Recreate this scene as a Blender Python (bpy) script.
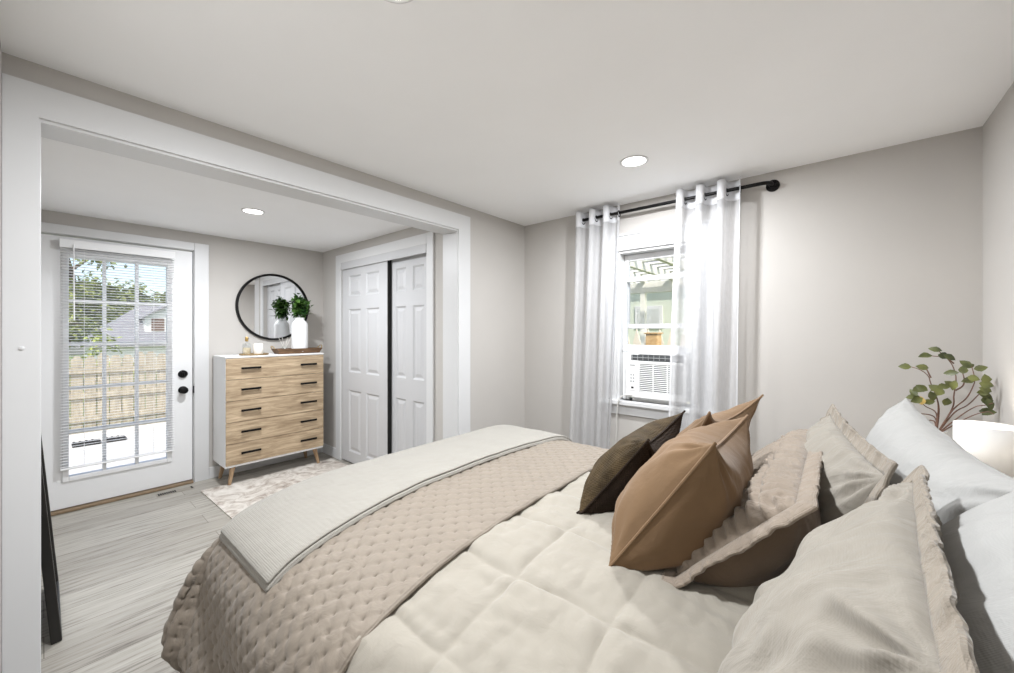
import bpy, bmesh, math, random
import numpy as np
from mathutils import Vector, Matrix, noise

random.seed(7)
for o in list(bpy.data.objects):
    bpy.data.objects.remove(o, do_unlink=True)
SC = bpy.context.scene
COL = SC.collection
PI = math.pi

# ------------------------------------------------------------------ camera, sky, sun, exposure
F_PX, YAW, V0, CAM_H = 392.5, 0.703, 331.2, 1.36
cam_d = bpy.data.cameras.new('camera')
cam = bpy.data.objects.new('camera', cam_d)
COL.objects.link(cam)
cam.location = (0, 0, CAM_H)
cam.rotation_euler = (PI / 2, 0, YAW)
cam_d.sensor_fit = 'HORIZONTAL'
cam_d.sensor_width = 36.0
cam_d.lens = F_PX / 1014 * 36.0
cam_d.shift_x = 0.0
cam_d.shift_y = -(336.5 - V0) / 1014
cam_d.clip_start = 0.02
cam_d.clip_end = 300
SC.camera = cam

w = bpy.data.worlds.new('sky')
SC.world = w
w.use_nodes = True
wn = w.node_tree
wn.nodes.clear()
w_out = wn.nodes.new('ShaderNodeOutputWorld')
w_bg = wn.nodes.new('ShaderNodeBackground')
w_sky = wn.nodes.new('ShaderNodeTexSky')
w_sky.sky_type = 'NISHITA'
w_sky.sun_disc = False
w_sky.sun_elevation = math.radians(48)
w_sky.sun_rotation = math.radians(120)
w_sky.air_density = 1.0
w_sky.dust_density = 2.0
w_bg.inputs['Strength'].default_value = 0.22
wn.links.new(w_sky.outputs[0], w_bg.inputs[0])
wn.links.new(w_bg.outputs[0], w_out.inputs[0])

sun_d = bpy.data.lights.new('sun', 'SUN')
sun_d.energy = 3.0
sun_d.angle = math.radians(1.5)
sun_d.color = (1.0, 0.95, 0.87)
sun = bpy.data.objects.new('sun', sun_d)
COL.objects.link(sun)
sun.rotation_euler = Vector((-0.50, 0.52, -0.75)).to_track_quat('-Z', 'Y').to_euler()

VS = SC.view_settings
VS.view_transform = 'Standard'
VS.look = 'None'
VS.exposure = 0.50
VS.gamma = 1.0
VS.use_curve_mapping = False

CEIL_W = 28.5        # watts of each ceiling downlight in the bedroom
ANNEX_W = 26.0       # the one beyond the opening
LAMP_W = 2.4         # bedside lamp

# ------------------------------------------------------------------ node materials
def lin(r, g, b):
    def f(c):
        c /= 255.0
        return c / 12.92 if c <= 0.04045 else ((c + 0.055) / 1.055) ** 2.4
    return (f(r), f(g), f(b), 1.0)

MATS = {}
def new_mat(name):
    m = bpy.data.materials.new(name)
    m.use_nodes = True
    nt = m.node_tree
    b = nt.nodes['Principled BSDF']
    MATS[name] = m
    return m, nt, b

def N(nt, kind, **kw):
    n = nt.nodes.new(kind)
    for k, v in kw.items():
        setattr(n, k, v)
    return n

def ramp(nt, fac, stops):
    r = N(nt, 'ShaderNodeValToRGB')
    el = r.color_ramp.elements
    el[0].position, el[0].color = stops[0]
    el[1].position, el[1].color = stops[-1]
    for p, c in stops[1:-1]:
        e = el.new(p)
        e.color = c
    nt.links.new(fac, r.inputs[0])
    return r

def coords(nt, scale=(1, 1, 1), kind='Object'):
    t = N(nt, 'ShaderNodeTexCoord')
    mp = N(nt, 'ShaderNodeMapping')
    mp.inputs['Scale'].default_value = scale
    nt.links.new(t.outputs[kind], mp.inputs[0])
    return mp.outputs[0]

def mat(name, rgb, rough=0.6, var=0.04, scale=8, bump=0.0, bscale=60, metal=0.0, spec=0.5, sheen=0.0, stretch=(1, 1, 1)):
    """plain paint / cloth / metal with a faint tone variation and a fine bump"""
    m, nt, b = new_mat(name)
    c = lin(*rgb)
    v = coords(nt, stretch)
    nz = N(nt, 'ShaderNodeTexNoise')
    nz.inputs['Scale'].default_value = scale
    nz.inputs['Detail'].default_value = 4
    nt.links.new(v, nz.inputs['Vector'])
    lo = tuple(max(0, x * (1 - var)) for x in c[:3]) + (1,)
    hi = tuple(min(1, x * (1 + var)) for x in c[:3]) + (1,)
    r = ramp(nt, nz.outputs['Fac'], [(0.3, lo), (0.7, hi)])
    nt.links.new(r.outputs[0], b.inputs['Base Color'])
    b.inputs['Roughness'].default_value = rough
    b.inputs['Metallic'].default_value = metal
    b.inputs['Specular IOR Level'].default_value = spec
    if sheen:
        b.inputs['Sheen Weight'].default_value = sheen
    if bump:
        n2 = N(nt, 'ShaderNodeTexNoise')
        n2.inputs['Scale'].default_value = bscale
        n2.inputs['Detail'].default_value = 3
        nt.links.new(v, n2.inputs['Vector'])
        bp = N(nt, 'ShaderNodeBump')
        bp.inputs['Strength'].default_value = bump
        bp.inputs['Distance'].default_value = 0.01
        nt.links.new(n2.outputs['Fac'], bp.inputs['Height'])
        nt.links.new(bp.outputs[0], b.inputs['Normal'])
    return m

def weave_mat(name, rgb, freq=420, var=0.06, bump=0.25, rough=0.9, wr=0.35, wscale=9, sheen=0.2):
    """cloth: crossed fine thread waves, soft creases and tone variation"""
    m, nt, b = new_mat(name)
    c = lin(*rgb)
    v = coords(nt)
    nz = N(nt, 'ShaderNodeTexNoise')
    nz.inputs['Scale'].default_value = 14
    nz.inputs['Detail'].default_value = 6
    nt.links.new(v, nz.inputs['Vector'])
    lo = tuple(max(0, x * (1 - var)) for x in c[:3]) + (1,)
    hi = tuple(min(1, x * (1 + var)) for x in c[:3]) + (1,)
    r = ramp(nt, nz.outputs['Fac'], [(0.3, lo), (0.7, hi)])
    nt.links.new(r.outputs[0], b.inputs['Base Color'])
    b.inputs['Roughness'].default_value = rough
    b.inputs['Specular IOR Level'].default_value = 0.2
    b.inputs['Sheen Weight'].default_value = sheen
    waves = []
    for d in ('X', 'Y', 'Z'):
        wv = N(nt, 'ShaderNodeTexWave')
        wv.bands_direction = d
        wv.inputs['Scale'].default_value = freq / 20
        wv.inputs['Distortion'].default_value = 1.5
        nt.links.new(v, wv.inputs['Vector'])
        waves.append(wv.outputs['Fac'])
    a1 = N(nt, 'ShaderNodeMath', operation='ADD')
    a2 = N(nt, 'ShaderNodeMath', operation='ADD')
    nt.links.new(waves[0], a1.inputs[0]); nt.links.new(waves[1], a1.inputs[1])
    nt.links.new(a1.outputs[0], a2.inputs[0]); nt.links.new(waves[2], a2.inputs[1])
    bp = N(nt, 'ShaderNodeBump')
    bp.inputs['Strength'].default_value = bump
    bp.inputs['Distance'].default_value = 0.002
    nt.links.new(a2.outputs[0], bp.inputs['Height'])
    n2 = N(nt, 'ShaderNodeTexNoise')
    n2.inputs['Scale'].default_value = wscale
    n2.inputs['Detail'].default_value = 5
    n2.inputs['Distortion'].default_value = 0.8
    nt.links.new(v, n2.inputs['Vector'])
    b2 = N(nt, 'ShaderNodeBump')
    b2.inputs['Strength'].default_value = wr
    b2.inputs['Distance'].default_value = 0.02
    nt.links.new(n2.outputs['Fac'], b2.inputs['Height'])
    nt.links.new(b2.outputs[0], bp.inputs['Normal'])
    nt.links.new(bp.outputs[0], b.inputs['Normal'])
    return m

def wood_mat(name, dark, light, stretch=(6, 1, 6), scale=5, rough=0.55, bump=0.08):
    m, nt, b = new_mat(name)
    v = coords(nt, stretch)
    nz = N(nt, 'ShaderNodeTexNoise')
    nz.inputs['Scale'].default_value = scale
    nz.inputs['Detail'].default_value = 8
    nz.inputs['Roughness'].default_value = 0.65
    nz.inputs['Distortion'].default_value = 0.6
    nt.links.new(v, nz.inputs['Vector'])
    mid = tuple((a + c) / 2 for a, c in zip(lin(*dark), lin(*light)))
    r = ramp(nt, nz.outputs['Fac'], [(0.3, lin(*dark)), (0.5, mid), (0.68, lin(*light))])
    nt.links.new(r.outputs[0], b.inputs['Base Color'])
    b.inputs['Roughness'].default_value = rough
    bp = N(nt, 'ShaderNodeBump')
    bp.inputs['Strength'].default_value = bump
    bp.inputs['Distance'].default_value = 0.003
    nt.links.new(nz.outputs['Fac'], bp.inputs['Height'])
    nt.links.new(bp.outputs[0], b.inputs['Normal'])
    return m

def floor_mat():
    m, nt, b = new_mat('grey_planks')
    g = N(nt, 'ShaderNodeNewGeometry')
    sx = N(nt, 'ShaderNodeSeparateXYZ')
    nt.links.new(g.outputs['Position'], sx.inputs[0])
    cx = N(nt, 'ShaderNodeCombineXYZ')
    nt.links.new(sx.outputs['Y'], cx.inputs['X'])
    nt.links.new(sx.outputs['X'], cx.inputs['Y'])
    br = N(nt, 'ShaderNodeTexBrick')
    br.inputs['Scale'].default_value = 1
    br.inputs['Brick Width'].default_value = 1.2
    br.inputs['Row Height'].default_value = 0.18
    br.inputs['Mortar Size'].default_value = 0.0018
    br.inputs['Color1'].default_value = lin(176, 172, 164)
    br.inputs['Color2'].default_value = lin(162, 157, 149)
    br.inputs['Mortar'].default_value = lin(120, 114, 106)
    br.offset = 0.37
    nt.links.new(cx.outputs[0], br.inputs['Vector'])
    mp = N(nt, 'ShaderNodeMapping')
    mp.inputs['Scale'].default_value = (1.1, 17, 1)
    nt.links.new(cx.outputs[0], mp.inputs[0])
    nz = N(nt, 'ShaderNodeTexNoise')
    nz.inputs['Scale'].default_value = 2.6
    nz.inputs['Detail'].default_value = 9
    nz.inputs['Roughness'].default_value = 0.68
    nz.inputs['Distortion'].default_value = 0.5
    nt.links.new(mp.outputs[0], nz.inputs['Vector'])
    r = ramp(nt, nz.outputs['Fac'], [(0.32, (0.32, 0.30, 0.28, 1)), (0.46, (0.84, 0.83, 0.81, 1)), (0.7, (1.08, 1.08, 1.08, 1))])
    mx = N(nt, 'ShaderNodeMixRGB', blend_type='MULTIPLY')
    mx.inputs[0].default_value = 1.0
    nt.links.new(br.outputs['Color'], mx.inputs[1])
    nt.links.new(r.outputs[0], mx.inputs[2])
    nt.links.new(mx.outputs[0], b.inputs['Base Color'])
    b.inputs['Roughness'].default_value = 0.42
    bp = N(nt, 'ShaderNodeBump')
    bp.inputs['Strength'].default_value = 0.1
    bp.inputs['Distance'].default_value = 0.003
    nt.links.new(br.outputs['Fac'], bp.inputs['Height'])
    bp.invert = True
    nt.links.new(bp.outputs[0], b.inputs['Normal'])
    return m

def rug_mat():
    m, nt, b = new_mat('faded_rug')
    v = coords(nt, (1, 1, 1))
    nz = N(nt, 'ShaderNodeTexNoise')
    nz.inputs['Scale'].default_value = 7
    nz.inputs['Detail'].default_value = 10
    nz.inputs['Roughness'].default_value = 0.7
    nz.inputs['Distortion'].default_value = 1.2
    nt.links.new(v, nz.inputs['Vector'])
    r = ramp(nt, nz.outputs['Fac'], [(0.3, lin(118, 106, 98)), (0.44, lin(178, 168, 158)), (0.55, lin(206, 200, 192)), (0.75, lin(222, 217, 210))])
    nt.links.new(r.outputs[0], b.inputs['Base Color'])
    b.inputs['Roughness'].default_value = 0.95
    n2 = N(nt, 'ShaderNodeTexNoise')
    n2.inputs['Scale'].default_value = 220
    nt.links.new(v, n2.inputs['Vector'])
    bp = N(nt, 'ShaderNodeBump')
    bp.inputs['Strength'].default_value = 0.5
    bp.inputs['Distance'].default_value = 0.004
    nt.links.new(n2.outputs['Fac'], bp.inputs['Height'])
    nt.links.new(bp.outputs[0], b.inputs['Normal'])
    return m

def glass_mat(name, tint=(1, 1, 1, 1), refl=0.06):
    m, nt, b = new_mat(name)
    nt.nodes.remove(b)
    out = nt.nodes['Material Output']
    t = N(nt, 'ShaderNodeBsdfTransparent')
    t.inputs[0].default_value = tint
    g = N(nt, 'ShaderNodeBsdfGlossy')
    g.inputs['Roughness'].default_value = 0.02
    mx = N(nt, 'ShaderNodeMixShader')
    mx.inputs[0].default_value = refl
    nt.links.new(t.outputs[0], mx.inputs[1])
    nt.links.new(g.outputs[0], mx.inputs[2])
    nt.links.new(mx.outputs[0], out.inputs[0])
    return m

def sheer_mat():
    m, nt, b = new_mat('sheer_voile')
    nt.nodes.remove(b)
    out = nt.nodes['Material Output']
    v = coords(nt, (1, 1, 0.12))
    nz = N(nt, 'ShaderNodeTexNoise')
    nz.inputs['Scale'].default_value = 160
    nt.links.new(v, nz.inputs['Vector'])
    r = ramp(nt, nz.outputs['Fac'], [(0.3, (0.42, 0.42, 0.42, 1)), (0.7, (0.34, 0.34, 0.34, 1))])
    t = N(nt, 'ShaderNodeBsdfTransparent')
    d = N(nt, 'ShaderNodeBsdfDiffuse')
    d.inputs[0].default_value = (0.76, 0.76, 0.77, 1)
    tl = N(nt, 'ShaderNodeBsdfTranslucent')
    tl.inputs[0].default_value = (0.76, 0.76, 0.77, 1)
    m1 = N(nt, 'ShaderNodeMixShader')
    m1.inputs[0].default_value = 0.4
    nt.links.new(d.outputs[0], m1.inputs[1])
    nt.links.new(tl.outputs[0], m1.inputs[2])
    m2 = N(nt, 'ShaderNodeMixShader')
    nt.links.new(r.outputs[0], m2.inputs[0])
    nt.links.new(m1.outputs[0], m2.inputs[1])
    nt.links.new(t.outputs[0], m2.inputs[2])
    nt.links.new(m2.outputs[0], out.inputs[0])
    return m

def emit_mat(name, rgb, strength):
    m, nt, b = new_mat(name)
    b.inputs['Base Color'].default_value = (0.9, 0.9, 0.9, 1)
    b.inputs['Emission Color'].default_value = rgb + (1,)
    b.inputs['Emission Strength'].default_value = strength
    return m

def leaf_mat(name, a, c, rough=0.45):
    m, nt, b = new_mat(name)
    v = coords(nt)
    nz = N(nt, 'ShaderNodeTexNoise')
    nz.inputs['Scale'].default_value = 12
    nz.inputs['Detail'].default_value = 3
    nt.links.new(v, nz.inputs['Vector'])
    r = ramp(nt, nz.outputs['Fac'], [(0.35, lin(*a)), (0.65, lin(*c))])
    nt.links.new(r.outputs[0], b.inputs['Base Color'])
    b.inputs['Roughness'].default_value = rough
    return m

def siding_mat(name, rgb, pitch=0.12, axis='Z'):
    m, nt, b = new_mat(name)
    b.inputs['Base Color'].default_value = lin(*rgb)
    b.inputs['Roughness'].default_value = 0.7
    v = coords(nt, (1 / pitch / 3.1831 * 1,) * 3)
    wv = N(nt, 'ShaderNodeTexWave', wave_profile='SAW')
    wv.bands_direction = axis
    wv.inputs['Scale'].default_value = 0.5 * 3.1831 / 3.1831
    nt.links.new(v, wv.inputs['Vector'])
    bp = N(nt, 'ShaderNodeBump')
    bp.inputs['Strength'].default_value = 0.8
    bp.inputs['Distance'].default_value = 0.02
    nt.links.new(wv.outputs['Fac'], bp.inputs['Height'])
    nt.links.new(bp.outputs[0], b.inputs['Normal'])
    return m

M_WALL = mat('greige_wall_paint', (189, 185, 180), 0.8, 0.015, 3, 0.04, 180)
M_CEIL = mat('ceiling_paint', (246, 246, 246), 0.85, 0.01, 3, 0.03, 150)
M_TRIM = mat('white_trim_paint', (212, 212, 212), 0.4, 0.01, 4)
M_DOOR = mat('white_door_paint', (226, 226, 226), 0.4, 0.01, 4)
M_CLOSET = mat('white_closet_paint', (194, 194, 195), 0.45, 0.01, 4)
M_FLOOR = floor_mat()
M_RUG = rug_mat()
M_BLACK = mat('black_metal', (18, 17, 17), 0.4, 0.1, 20, 0, 60, 0.6)
M_BLKWOOD = mat('black_frame_lacquer', (26, 24, 22), 0.35, 0.15, 12)
M_GAP = mat('dark_recess', (24, 23, 22), 0.9, 0.1)
M_GLASS = glass_mat('window_glass')
M_CLEAR = glass_mat('clear_glass', (0.93, 0.95, 0.95, 1), 0.14)
M_SHEER = sheer_mat()
M_HEM = mat('voile_hem', (212, 212, 214), 0.9, 0.02, 30, 0.2, 300)
M_MIRROR = mat('mirror_silver', (235, 236, 237), 0.01, 0.0, 3, 0, 60, 1.0)
M_OAK = wood_mat('light_oak', (132, 110, 84), (204, 182, 152), (6, 0.8, 9), 5)
M_LEG = wood_mat('oak_leg', (140, 112, 84), (184, 156, 124), (6, 6, 0.8), 4)
M_WHITE = mat('white_laminate', (238, 238, 238), 0.4, 0.01)
M_TRAYWOOD = wood_mat('rustic_tray_wood', (70, 50, 34), (130, 98, 68), (5, 0.7, 5), 8, 0.75, 0.2)
M_BOARD = wood_mat('gold_brown_board', (80, 64, 40), (150, 124, 84), (3, 1, 3), 9, 0.5, 0.2)
M_VASE = mat('white_ceramic', (236, 236, 236), 0.5, 0.02)
M_WAX = mat('white_wax', (240, 236, 228), 0.5, 0.02)
M_GOLD = mat('brass', (190, 160, 104), 0.3, 0.05, 10, 0, 60, 0.8)
M_AMBER = mat('pale_oil', (222, 205, 176), 0.2, 0.05)
M_GREEN = leaf_mat('bushy_leaves', (30, 66, 26), (86, 124, 52))
M_LEAF = leaf_mat('branch_leaves', (48, 56, 30), (112, 116, 62))
M_LEAFY = leaf_mat('yellowing_leaf', (190, 160, 80), (222, 194, 118))
M_TWIG = mat('twig_bark', (112, 84, 70), 0.8, 0.15, 30)
M_DUVET = weave_mat('oat_linen', (151, 145, 134), 2500, 0.02, 0.06, 0.95, 0.3, 11)
M_QUILT = weave_mat('taupe_quilt_satin', (132, 122, 110), 2500, 0.04, 0.05, 0.6, 0.3, 22, 0.15)
M_THROW = weave_mat('ivory_waffle', (150, 146, 138), 1500, 0.02, 0.3, 0.95, 0.2, 20)
M_TAN = weave_mat('camel_velvet', (117, 93, 68), 2500, 0.05, 0.06, 0.8, 0.3, 8, 0.12)
M_TANPIPE = weave_mat('camel_piping', (122, 97, 71), 2500, 0.04, 0.06, 0.8, 0.1)
M_DARK = weave_mat('dark_bronze_weave', (66, 54, 36), 900, 0.4, 0.5, 0.8, 0.3, 20, 0.0)
M_DARKB = weave_mat('dark_brown_back', (40, 30, 22), 900, 0.2, 0.4, 0.85, 0.3, 20, 0.0)
M_RUFF = weave_mat('cream_ruched_cotton', (140, 128, 115), 2500, 0.05, 0.15, 0.95, 0.5, 24)
M_TAUPE = weave_mat('taupe_cotton', (114, 97, 81), 2500, 0.03, 0.1, 0.95, 0.3, 9)
M_SHAM = weave_mat('flax_linen', (140, 134, 124), 2200, 0.05, 0.07, 0.95, 0.5, 12)
M_SHAME = weave_mat('flax_linen_edge', (140, 131, 119), 2200, 0.05, 0.07, 0.95, 0.8, 18)
M_PILLOW = weave_mat('white_percale', (164, 163, 160), 2500, 0.015, 0.06, 0.9, 0.6, 8)
M_PILLOWP = weave_mat('pink_white_percale', (226, 214, 204), 600, 0.015, 0.06, 0.9, 0.5, 8)
M_MATTRESS = weave_mat('mattress_ticking', (200, 198, 194), 2500, 0.02, 0.1)
M_BEDBASE = mat('grey_bed_base', (96, 90, 84), 0.9, 0.1, 20, 0.3, 200)
M_AC = mat('white_plastic', (234, 234, 233), 0.4, 0.01)
M_ACGREY = mat('grey_plastic_louvre', (150, 152, 152), 0.5, 0.03)
M_ACDARK = mat('dark_vent_plastic', (70, 72, 74), 0.5, 0.05)
M_CORD = mat('pale_grey_cord', (205, 203, 198), 0.6, 0.03)
M_STAND = wood_mat('white_oak_stand', (170, 150, 126), (210, 192, 168), (6, 1, 6), 4)
M_SHADE = None
M_BLIND = mat('blind_slat_vinyl', (240, 240, 240), 0.5, 0.01)
M_VENT = mat('brushed_steel_vent', (150, 144, 134), 0.45, 0.05, 40, 0, 60, 0.3)
M_THRESH = mat('bronze_threshold', (128, 108, 84), 0.5, 0.1)
# exterior
M_PATIO = mat('pale_concrete', (216, 213, 206), 0.9, 0.05, 2, 0.2, 40)
M_GRASS = mat('lawn', (110, 126, 66), 0.95, 0.3, 12, 0.6, 60)
M_FENCE = wood_mat('weathered_fence', (136, 127, 108), (190, 180, 158), (7, 7, 0.7), 5, 0.85, 0.2)
M_SHINGLE = mat('grey_shingle', (132, 132, 136), 0.9, 0.15, 20, 0.4, 30, stretch=(1, 1, 3))
M_SIDEW = siding_mat('white_siding', (226, 226, 224))
M_SIDEG = siding_mat('pale_green_siding', (208, 214, 196), 0.14, 'X')
M_WINBR = mat('brown_shutter', (110, 88, 74), 0.6, 0.1)
M_BARK = mat('tree_bark', (84, 70, 54), 0.9, 0.25, 14, 0.6, 30)
M_TREE = leaf_mat('tree_leaves', (74, 96, 42), (156, 164, 92), 0.6)
M_BUSH = leaf_mat('bush_leaves', (112, 132, 52), (176, 186, 90), 0.6)
M_PICKET = mat('cream_picket', (226, 218, 200), 0.8, 0.05)
M_BOX = wood_mat('raw_pine', (186, 146, 92), (222, 188, 136), (3, 3, 8), 5)
M_PERG = mat('white_patio_cover', (232, 230, 222), 0.7, 0.03)

# ------------------------------------------------------------------ mesh helpers
class MB:
    def __init__(self):
        self.v, self.f = [], []
    def add(self, vs, fs):
        k = len(self.v)
        self.v.extend([tuple(p) for p in vs])
        self.f.extend([tuple(i + k for i in q) for q in fs])
        return self
    def box(self, lo, hi, bev=0.0, M=None):
        lo = [min(a, b) for a, b in zip(lo, hi)], [max(a, b) for a, b in zip(lo, hi)]
        lo, hi = lo
        bm = bmesh.new()
        bmesh.ops.create_cube(bm, size=1)
        for v in bm.verts:
            v.co = Vector(((lo[i] + hi[i]) / 2 + v.co[i] * (hi[i] - lo[i]) for i in range(3)))
        if bev > 0:
            bev = min(bev, 0.45 * min(hi[i] - lo[i] for i in range(3)))
            bmesh.ops.bevel(bm, geom=bm.edges[:], offset=bev, segments=2, profile=0.5, affect='EDGES')
        return self.bm(bm, M)
    def bm(self, bm, M=None):
        bm.verts.index_update()
        vs = [(M @ v.co) if M else v.co.copy() for v in bm.verts]
        fs = [[v.index for v in f.verts] for f in bm.faces]
        bm.free()
        return self.add(vs, fs)
    def tube(self, pts, r, seg=8, caps=True, closed=False):
        pts = [Vector(p) for p in pts]
        n = len(pts)
        rs = r if isinstance(r, (list, tuple)) else [r] * n
        rings = []
        prev = None
        for i, p in enumerate(pts):
            if closed:
                t = pts[(i + 1) % n] - pts[i - 1]
            else:
                t = pts[min(i + 1, n - 1)] - pts[max(i - 1, 0)]
            t.normalize()
            if prev is None:
                a = Vector((0, 0, 1)) if abs(t.z) < 0.9 else Vector((1, 0, 0))
                u = t.cross(a).normalized()
            else:
                u = (prev - t * prev.dot(t)).normalized()
            prev = u
            v = t.cross(u)
            rings.append([p + (u * math.cos(2 * PI * k / seg) + v * math.sin(2 * PI * k / seg)) * rs[i] for k in range(seg)])
        vs = [q for ring in rings for q in ring]
        fs = []
        m = n if closed else n - 1
        for i in range(m):
            for k in range(seg):
                a, b = i * seg + k, i * seg + (k + 1) % seg
                j = (i + 1) % n
                fs.append((a, b, j * seg + (k + 1) % seg, j * seg + k))
        if caps and not closed:
            fs.append(tuple(range(seg))[::-1])
            fs.append(tuple((n - 1) * seg + k for k in range(seg)))
        return self.add(vs, fs)
    def lathe(self, prof, c=(0, 0, 0), seg=24, axis='Z', cap0=True, cap1=True):
        vs, fs = [], []
        c = Vector(c)
        for r, h in prof:
            for k in range(seg):
                a = 2 * PI * k / seg
                p = (r * math.cos(a), r * math.sin(a), h)
                if axis == 'X':
                    p = (p[2], p[0], p[1])
                elif axis == 'Y':
                    p = (p[0], p[2], p[1])
                vs.append(c + Vector(p))
        n = len(prof)
        for i in range(n - 1):
            for k in range(seg):
                fs.append((i * seg + k, i * seg + (k + 1) % seg, (i + 1) * seg + (k + 1) % seg, (i + 1) * seg + k))
        if cap0:
            fs.append(tuple(range(seg))[::-1])
        if cap1:
            fs.append(tuple((n - 1) * seg + k for k in range(seg)))
        return self.add(vs, fs)
    def grid(self, P):
        """P: array rows x cols x 3"""
        r, c = P.shape[:2]
        vs = P.reshape(-1, 3).tolist()
        fs = [(i * c + j, i * c + j + 1, (i + 1) * c + j + 1, (i + 1) * c + j) for i in range(r - 1) for j in range(c - 1)]
        return self.add(vs, fs)

ORIGIN = {}
def obj(name, mb, m, parent=None, smooth=False, label=None, fix=True, angle=40):
    me = bpy.data.meshes.new(name)
    o = bpy.data.objects.new(name, me)
    COL.objects.link(o)
    org = ORIGIN.get(parent.name, Vector((0, 0, 0))) if parent else None
    if org is None:
        a = np.array(mb.v)
        org = Vector(((a[:, 0].min() + a[:, 0].max()) / 2, (a[:, 1].min() + a[:, 1].max()) / 2, a[:, 2].min()))
        o.location = org
    ORIGIN[o.name] = org.copy()
    me.from_pydata([(p[0] - org.x, p[1] - org.y, p[2] - org.z) for p in mb.v], [], mb.f)
    me.update()
    if fix:
        bm = bmesh.new()
        bm.from_mesh(me)
        bmesh.ops.recalc_face_normals(bm, faces=bm.faces[:])
        bm.to_mesh(me)
        bm.free()
    me.materials.append(m)
    if smooth:
        me.polygons.foreach_set('use_smooth', [True] * len(me.polygons))
        if angle and angle < 180:
            me.set_sharp_from_angle(angle=math.radians(angle))
    if parent:
        o.parent = parent
    if label:
        o['label'] = label
    return o

def thing(name, label, cat, loc, group=None, kind=None):
    o = bpy.data.objects.new(name, None)
    COL.objects.link(o)
    o.empty_display_size = 0.05
    o.location = loc
    ORIGIN[o.name] = Vector(loc)
    return tag(o, label, cat, group, kind)

def tag(o, label, cat, group=None, kind=None):
    o['label'] = label
    o['category'] = cat
    if group:
        o['group'] = group
    if kind:
        o['kind'] = kind
    return o

def struct(name, mb, m, label, cat, parent=None, smooth=False):
    return tag(obj(name, mb, m, parent, smooth), label, cat, None, 'structure')

def copy_thing(root, delta, label=None):
    r = root.copy()
    COL.objects.link(r)
    r.location = root.location + Vector(delta)
    if label:
        r['label'] = label
    for ch in root.children:
        c = ch.copy()
        COL.objects.link(c)
        c.parent = r
        for g in ch.children:
            d = g.copy()
            COL.objects.link(d)
            d.parent = c
    return r

def spline(pts, n):
    """smooth arc-length resample of a 2-D / 3-D polyline (Catmull-Rom)"""
    P = np.array(pts, float)
    Q = np.vstack([2 * P[0] - P[1], P, 2 * P[-1] - P[-2]])
    out = []
    for i in range(1, len(Q) - 2):
        for t in np.linspace(0, 1, 24, endpoint=False):
            a, b, c, d = Q[i - 1], Q[i], Q[i + 1], Q[i + 2]
            out.append(0.5 * (2 * b + (c - a) * t + (2 * a - 5 * b + 4 * c - d) * t * t + (3 * b - a - 3 * c + d) * t ** 3))
    out.append(P[-1])
    out = np.array(out)
    s = np.concatenate([[0], np.cumsum(np.linalg.norm(np.diff(out, axis=0), axis=1))])
    t = np.linspace(0, s[-1], n)
    return np.stack([np.interp(t, s, out[:, k]) for k in range(out.shape[1])], 1)

def smooth_noise(P, scale, seed=0):
    return np.array([noise.noise(Vector((p[0] * scale + seed, p[1] * scale - seed, p[2] * scale + 2 * seed))) for p in P.reshape(-1, 3)]).reshape(P.shape[:-1])

# ------------------------------------------------------------------ dimensions (metres)
XL, XR, YF, YN, H = -2.22, 0.516, 2.871, -0.094, 2.33      # bedroom
XD, YC, YA, HA = -4.44, 2.033, -0.125, 2.248                # room beyond the opening
XB = XL - 0.15                                              # back of the opening wall

# ------------------------------------------------------------------ room shell
struct('floor', MB().box((XD - 0.12, -0.4, -0.12), (XR + 0.12, 3.1, 0)), M_FLOOR, 'grey wood plank floor of the bedroom', 'floor')
struct('ceiling', MB().box((XB, -0.4, H), (XR + 0.12, YF + 0.12, H + 0.1)), M_CEIL, 'white ceiling of the bedroom', 'ceiling')
struct('ceiling_annex', MB().box((XD - 0.12, -0.4, HA), (XB, 2.8, HA + 0.18)), M_CEIL, 'lower white ceiling beyond the wide opening', 'ceiling')
WX0, WX1, WZ0, WZ1 = -1.312, -0.755, 0.835, 1.975           # window hole
b = MB()
b.box((XB, YF, 0), (WX0, YF + 0.14, H)).box((WX1, YF, 0), (XR + 0.12, YF + 0.14, H))
b.box((WX0, YF, 0), (WX1, YF + 0.14, WZ0)).box((WX0, YF, WZ1), (WX1, YF + 0.14, H))
struct('wall_back', b, M_WALL, 'greige wall with the curtained window', 'wall')
struct('wall_right', MB().box((XR, -0.4, 0), (XR + 0.12, YF, H)), M_WALL, 'greige wall behind the head of the bed', 'wall')
struct('wall_front', MB().box((XB, YN - 0.04, 0), (XR, YN, H)), M_WALL, 'greige wall at the left edge of the view', 'wall')
OY0, OY1, OZ = -0.011, YC, 2.131                            # wide cased opening
b = MB().box((XB, OY1 + 0.015, 0), (XL, YF, H)).box((XB, YN, OZ + 0.015), (XL, OY1 + 0.015, H)).box((XB, YN, 0), (XL, OY0 - 0.015, OZ + 0.015))
struct('wall_left', b, M_WALL, 'greige wall with the wide cased opening', 'wall')
DY0, DY1, DZ1 = -0.045, 0.868, 2.08                         # exterior door hole
b = MB().box((XD - 0.12, YA - 0.1, 0), (XD, DY0, HA)).box((XD - 0.12, DY1 + 0.012, 0), (XD, YC, HA)).box((XD - 0.12, DY0, DZ1 + 0.012), (XD, DY1 + 0.012, HA))
struct('wall_annex_end', b, M_WALL, 'greige wall with the glazed door and round mirror', 'wall')
CX0, CX1, CZ1 = -4.006, -2.571, 2.075                       # closet hole
b = MB().box((XD - 0.12, YC, 0), (CX0, YC + 0.1, HA)).box((CX1, YC, 0), (XB, YC + 0.1, HA)).box((CX0, YC, CZ1), (CX1, YC + 0.1, HA))
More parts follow.
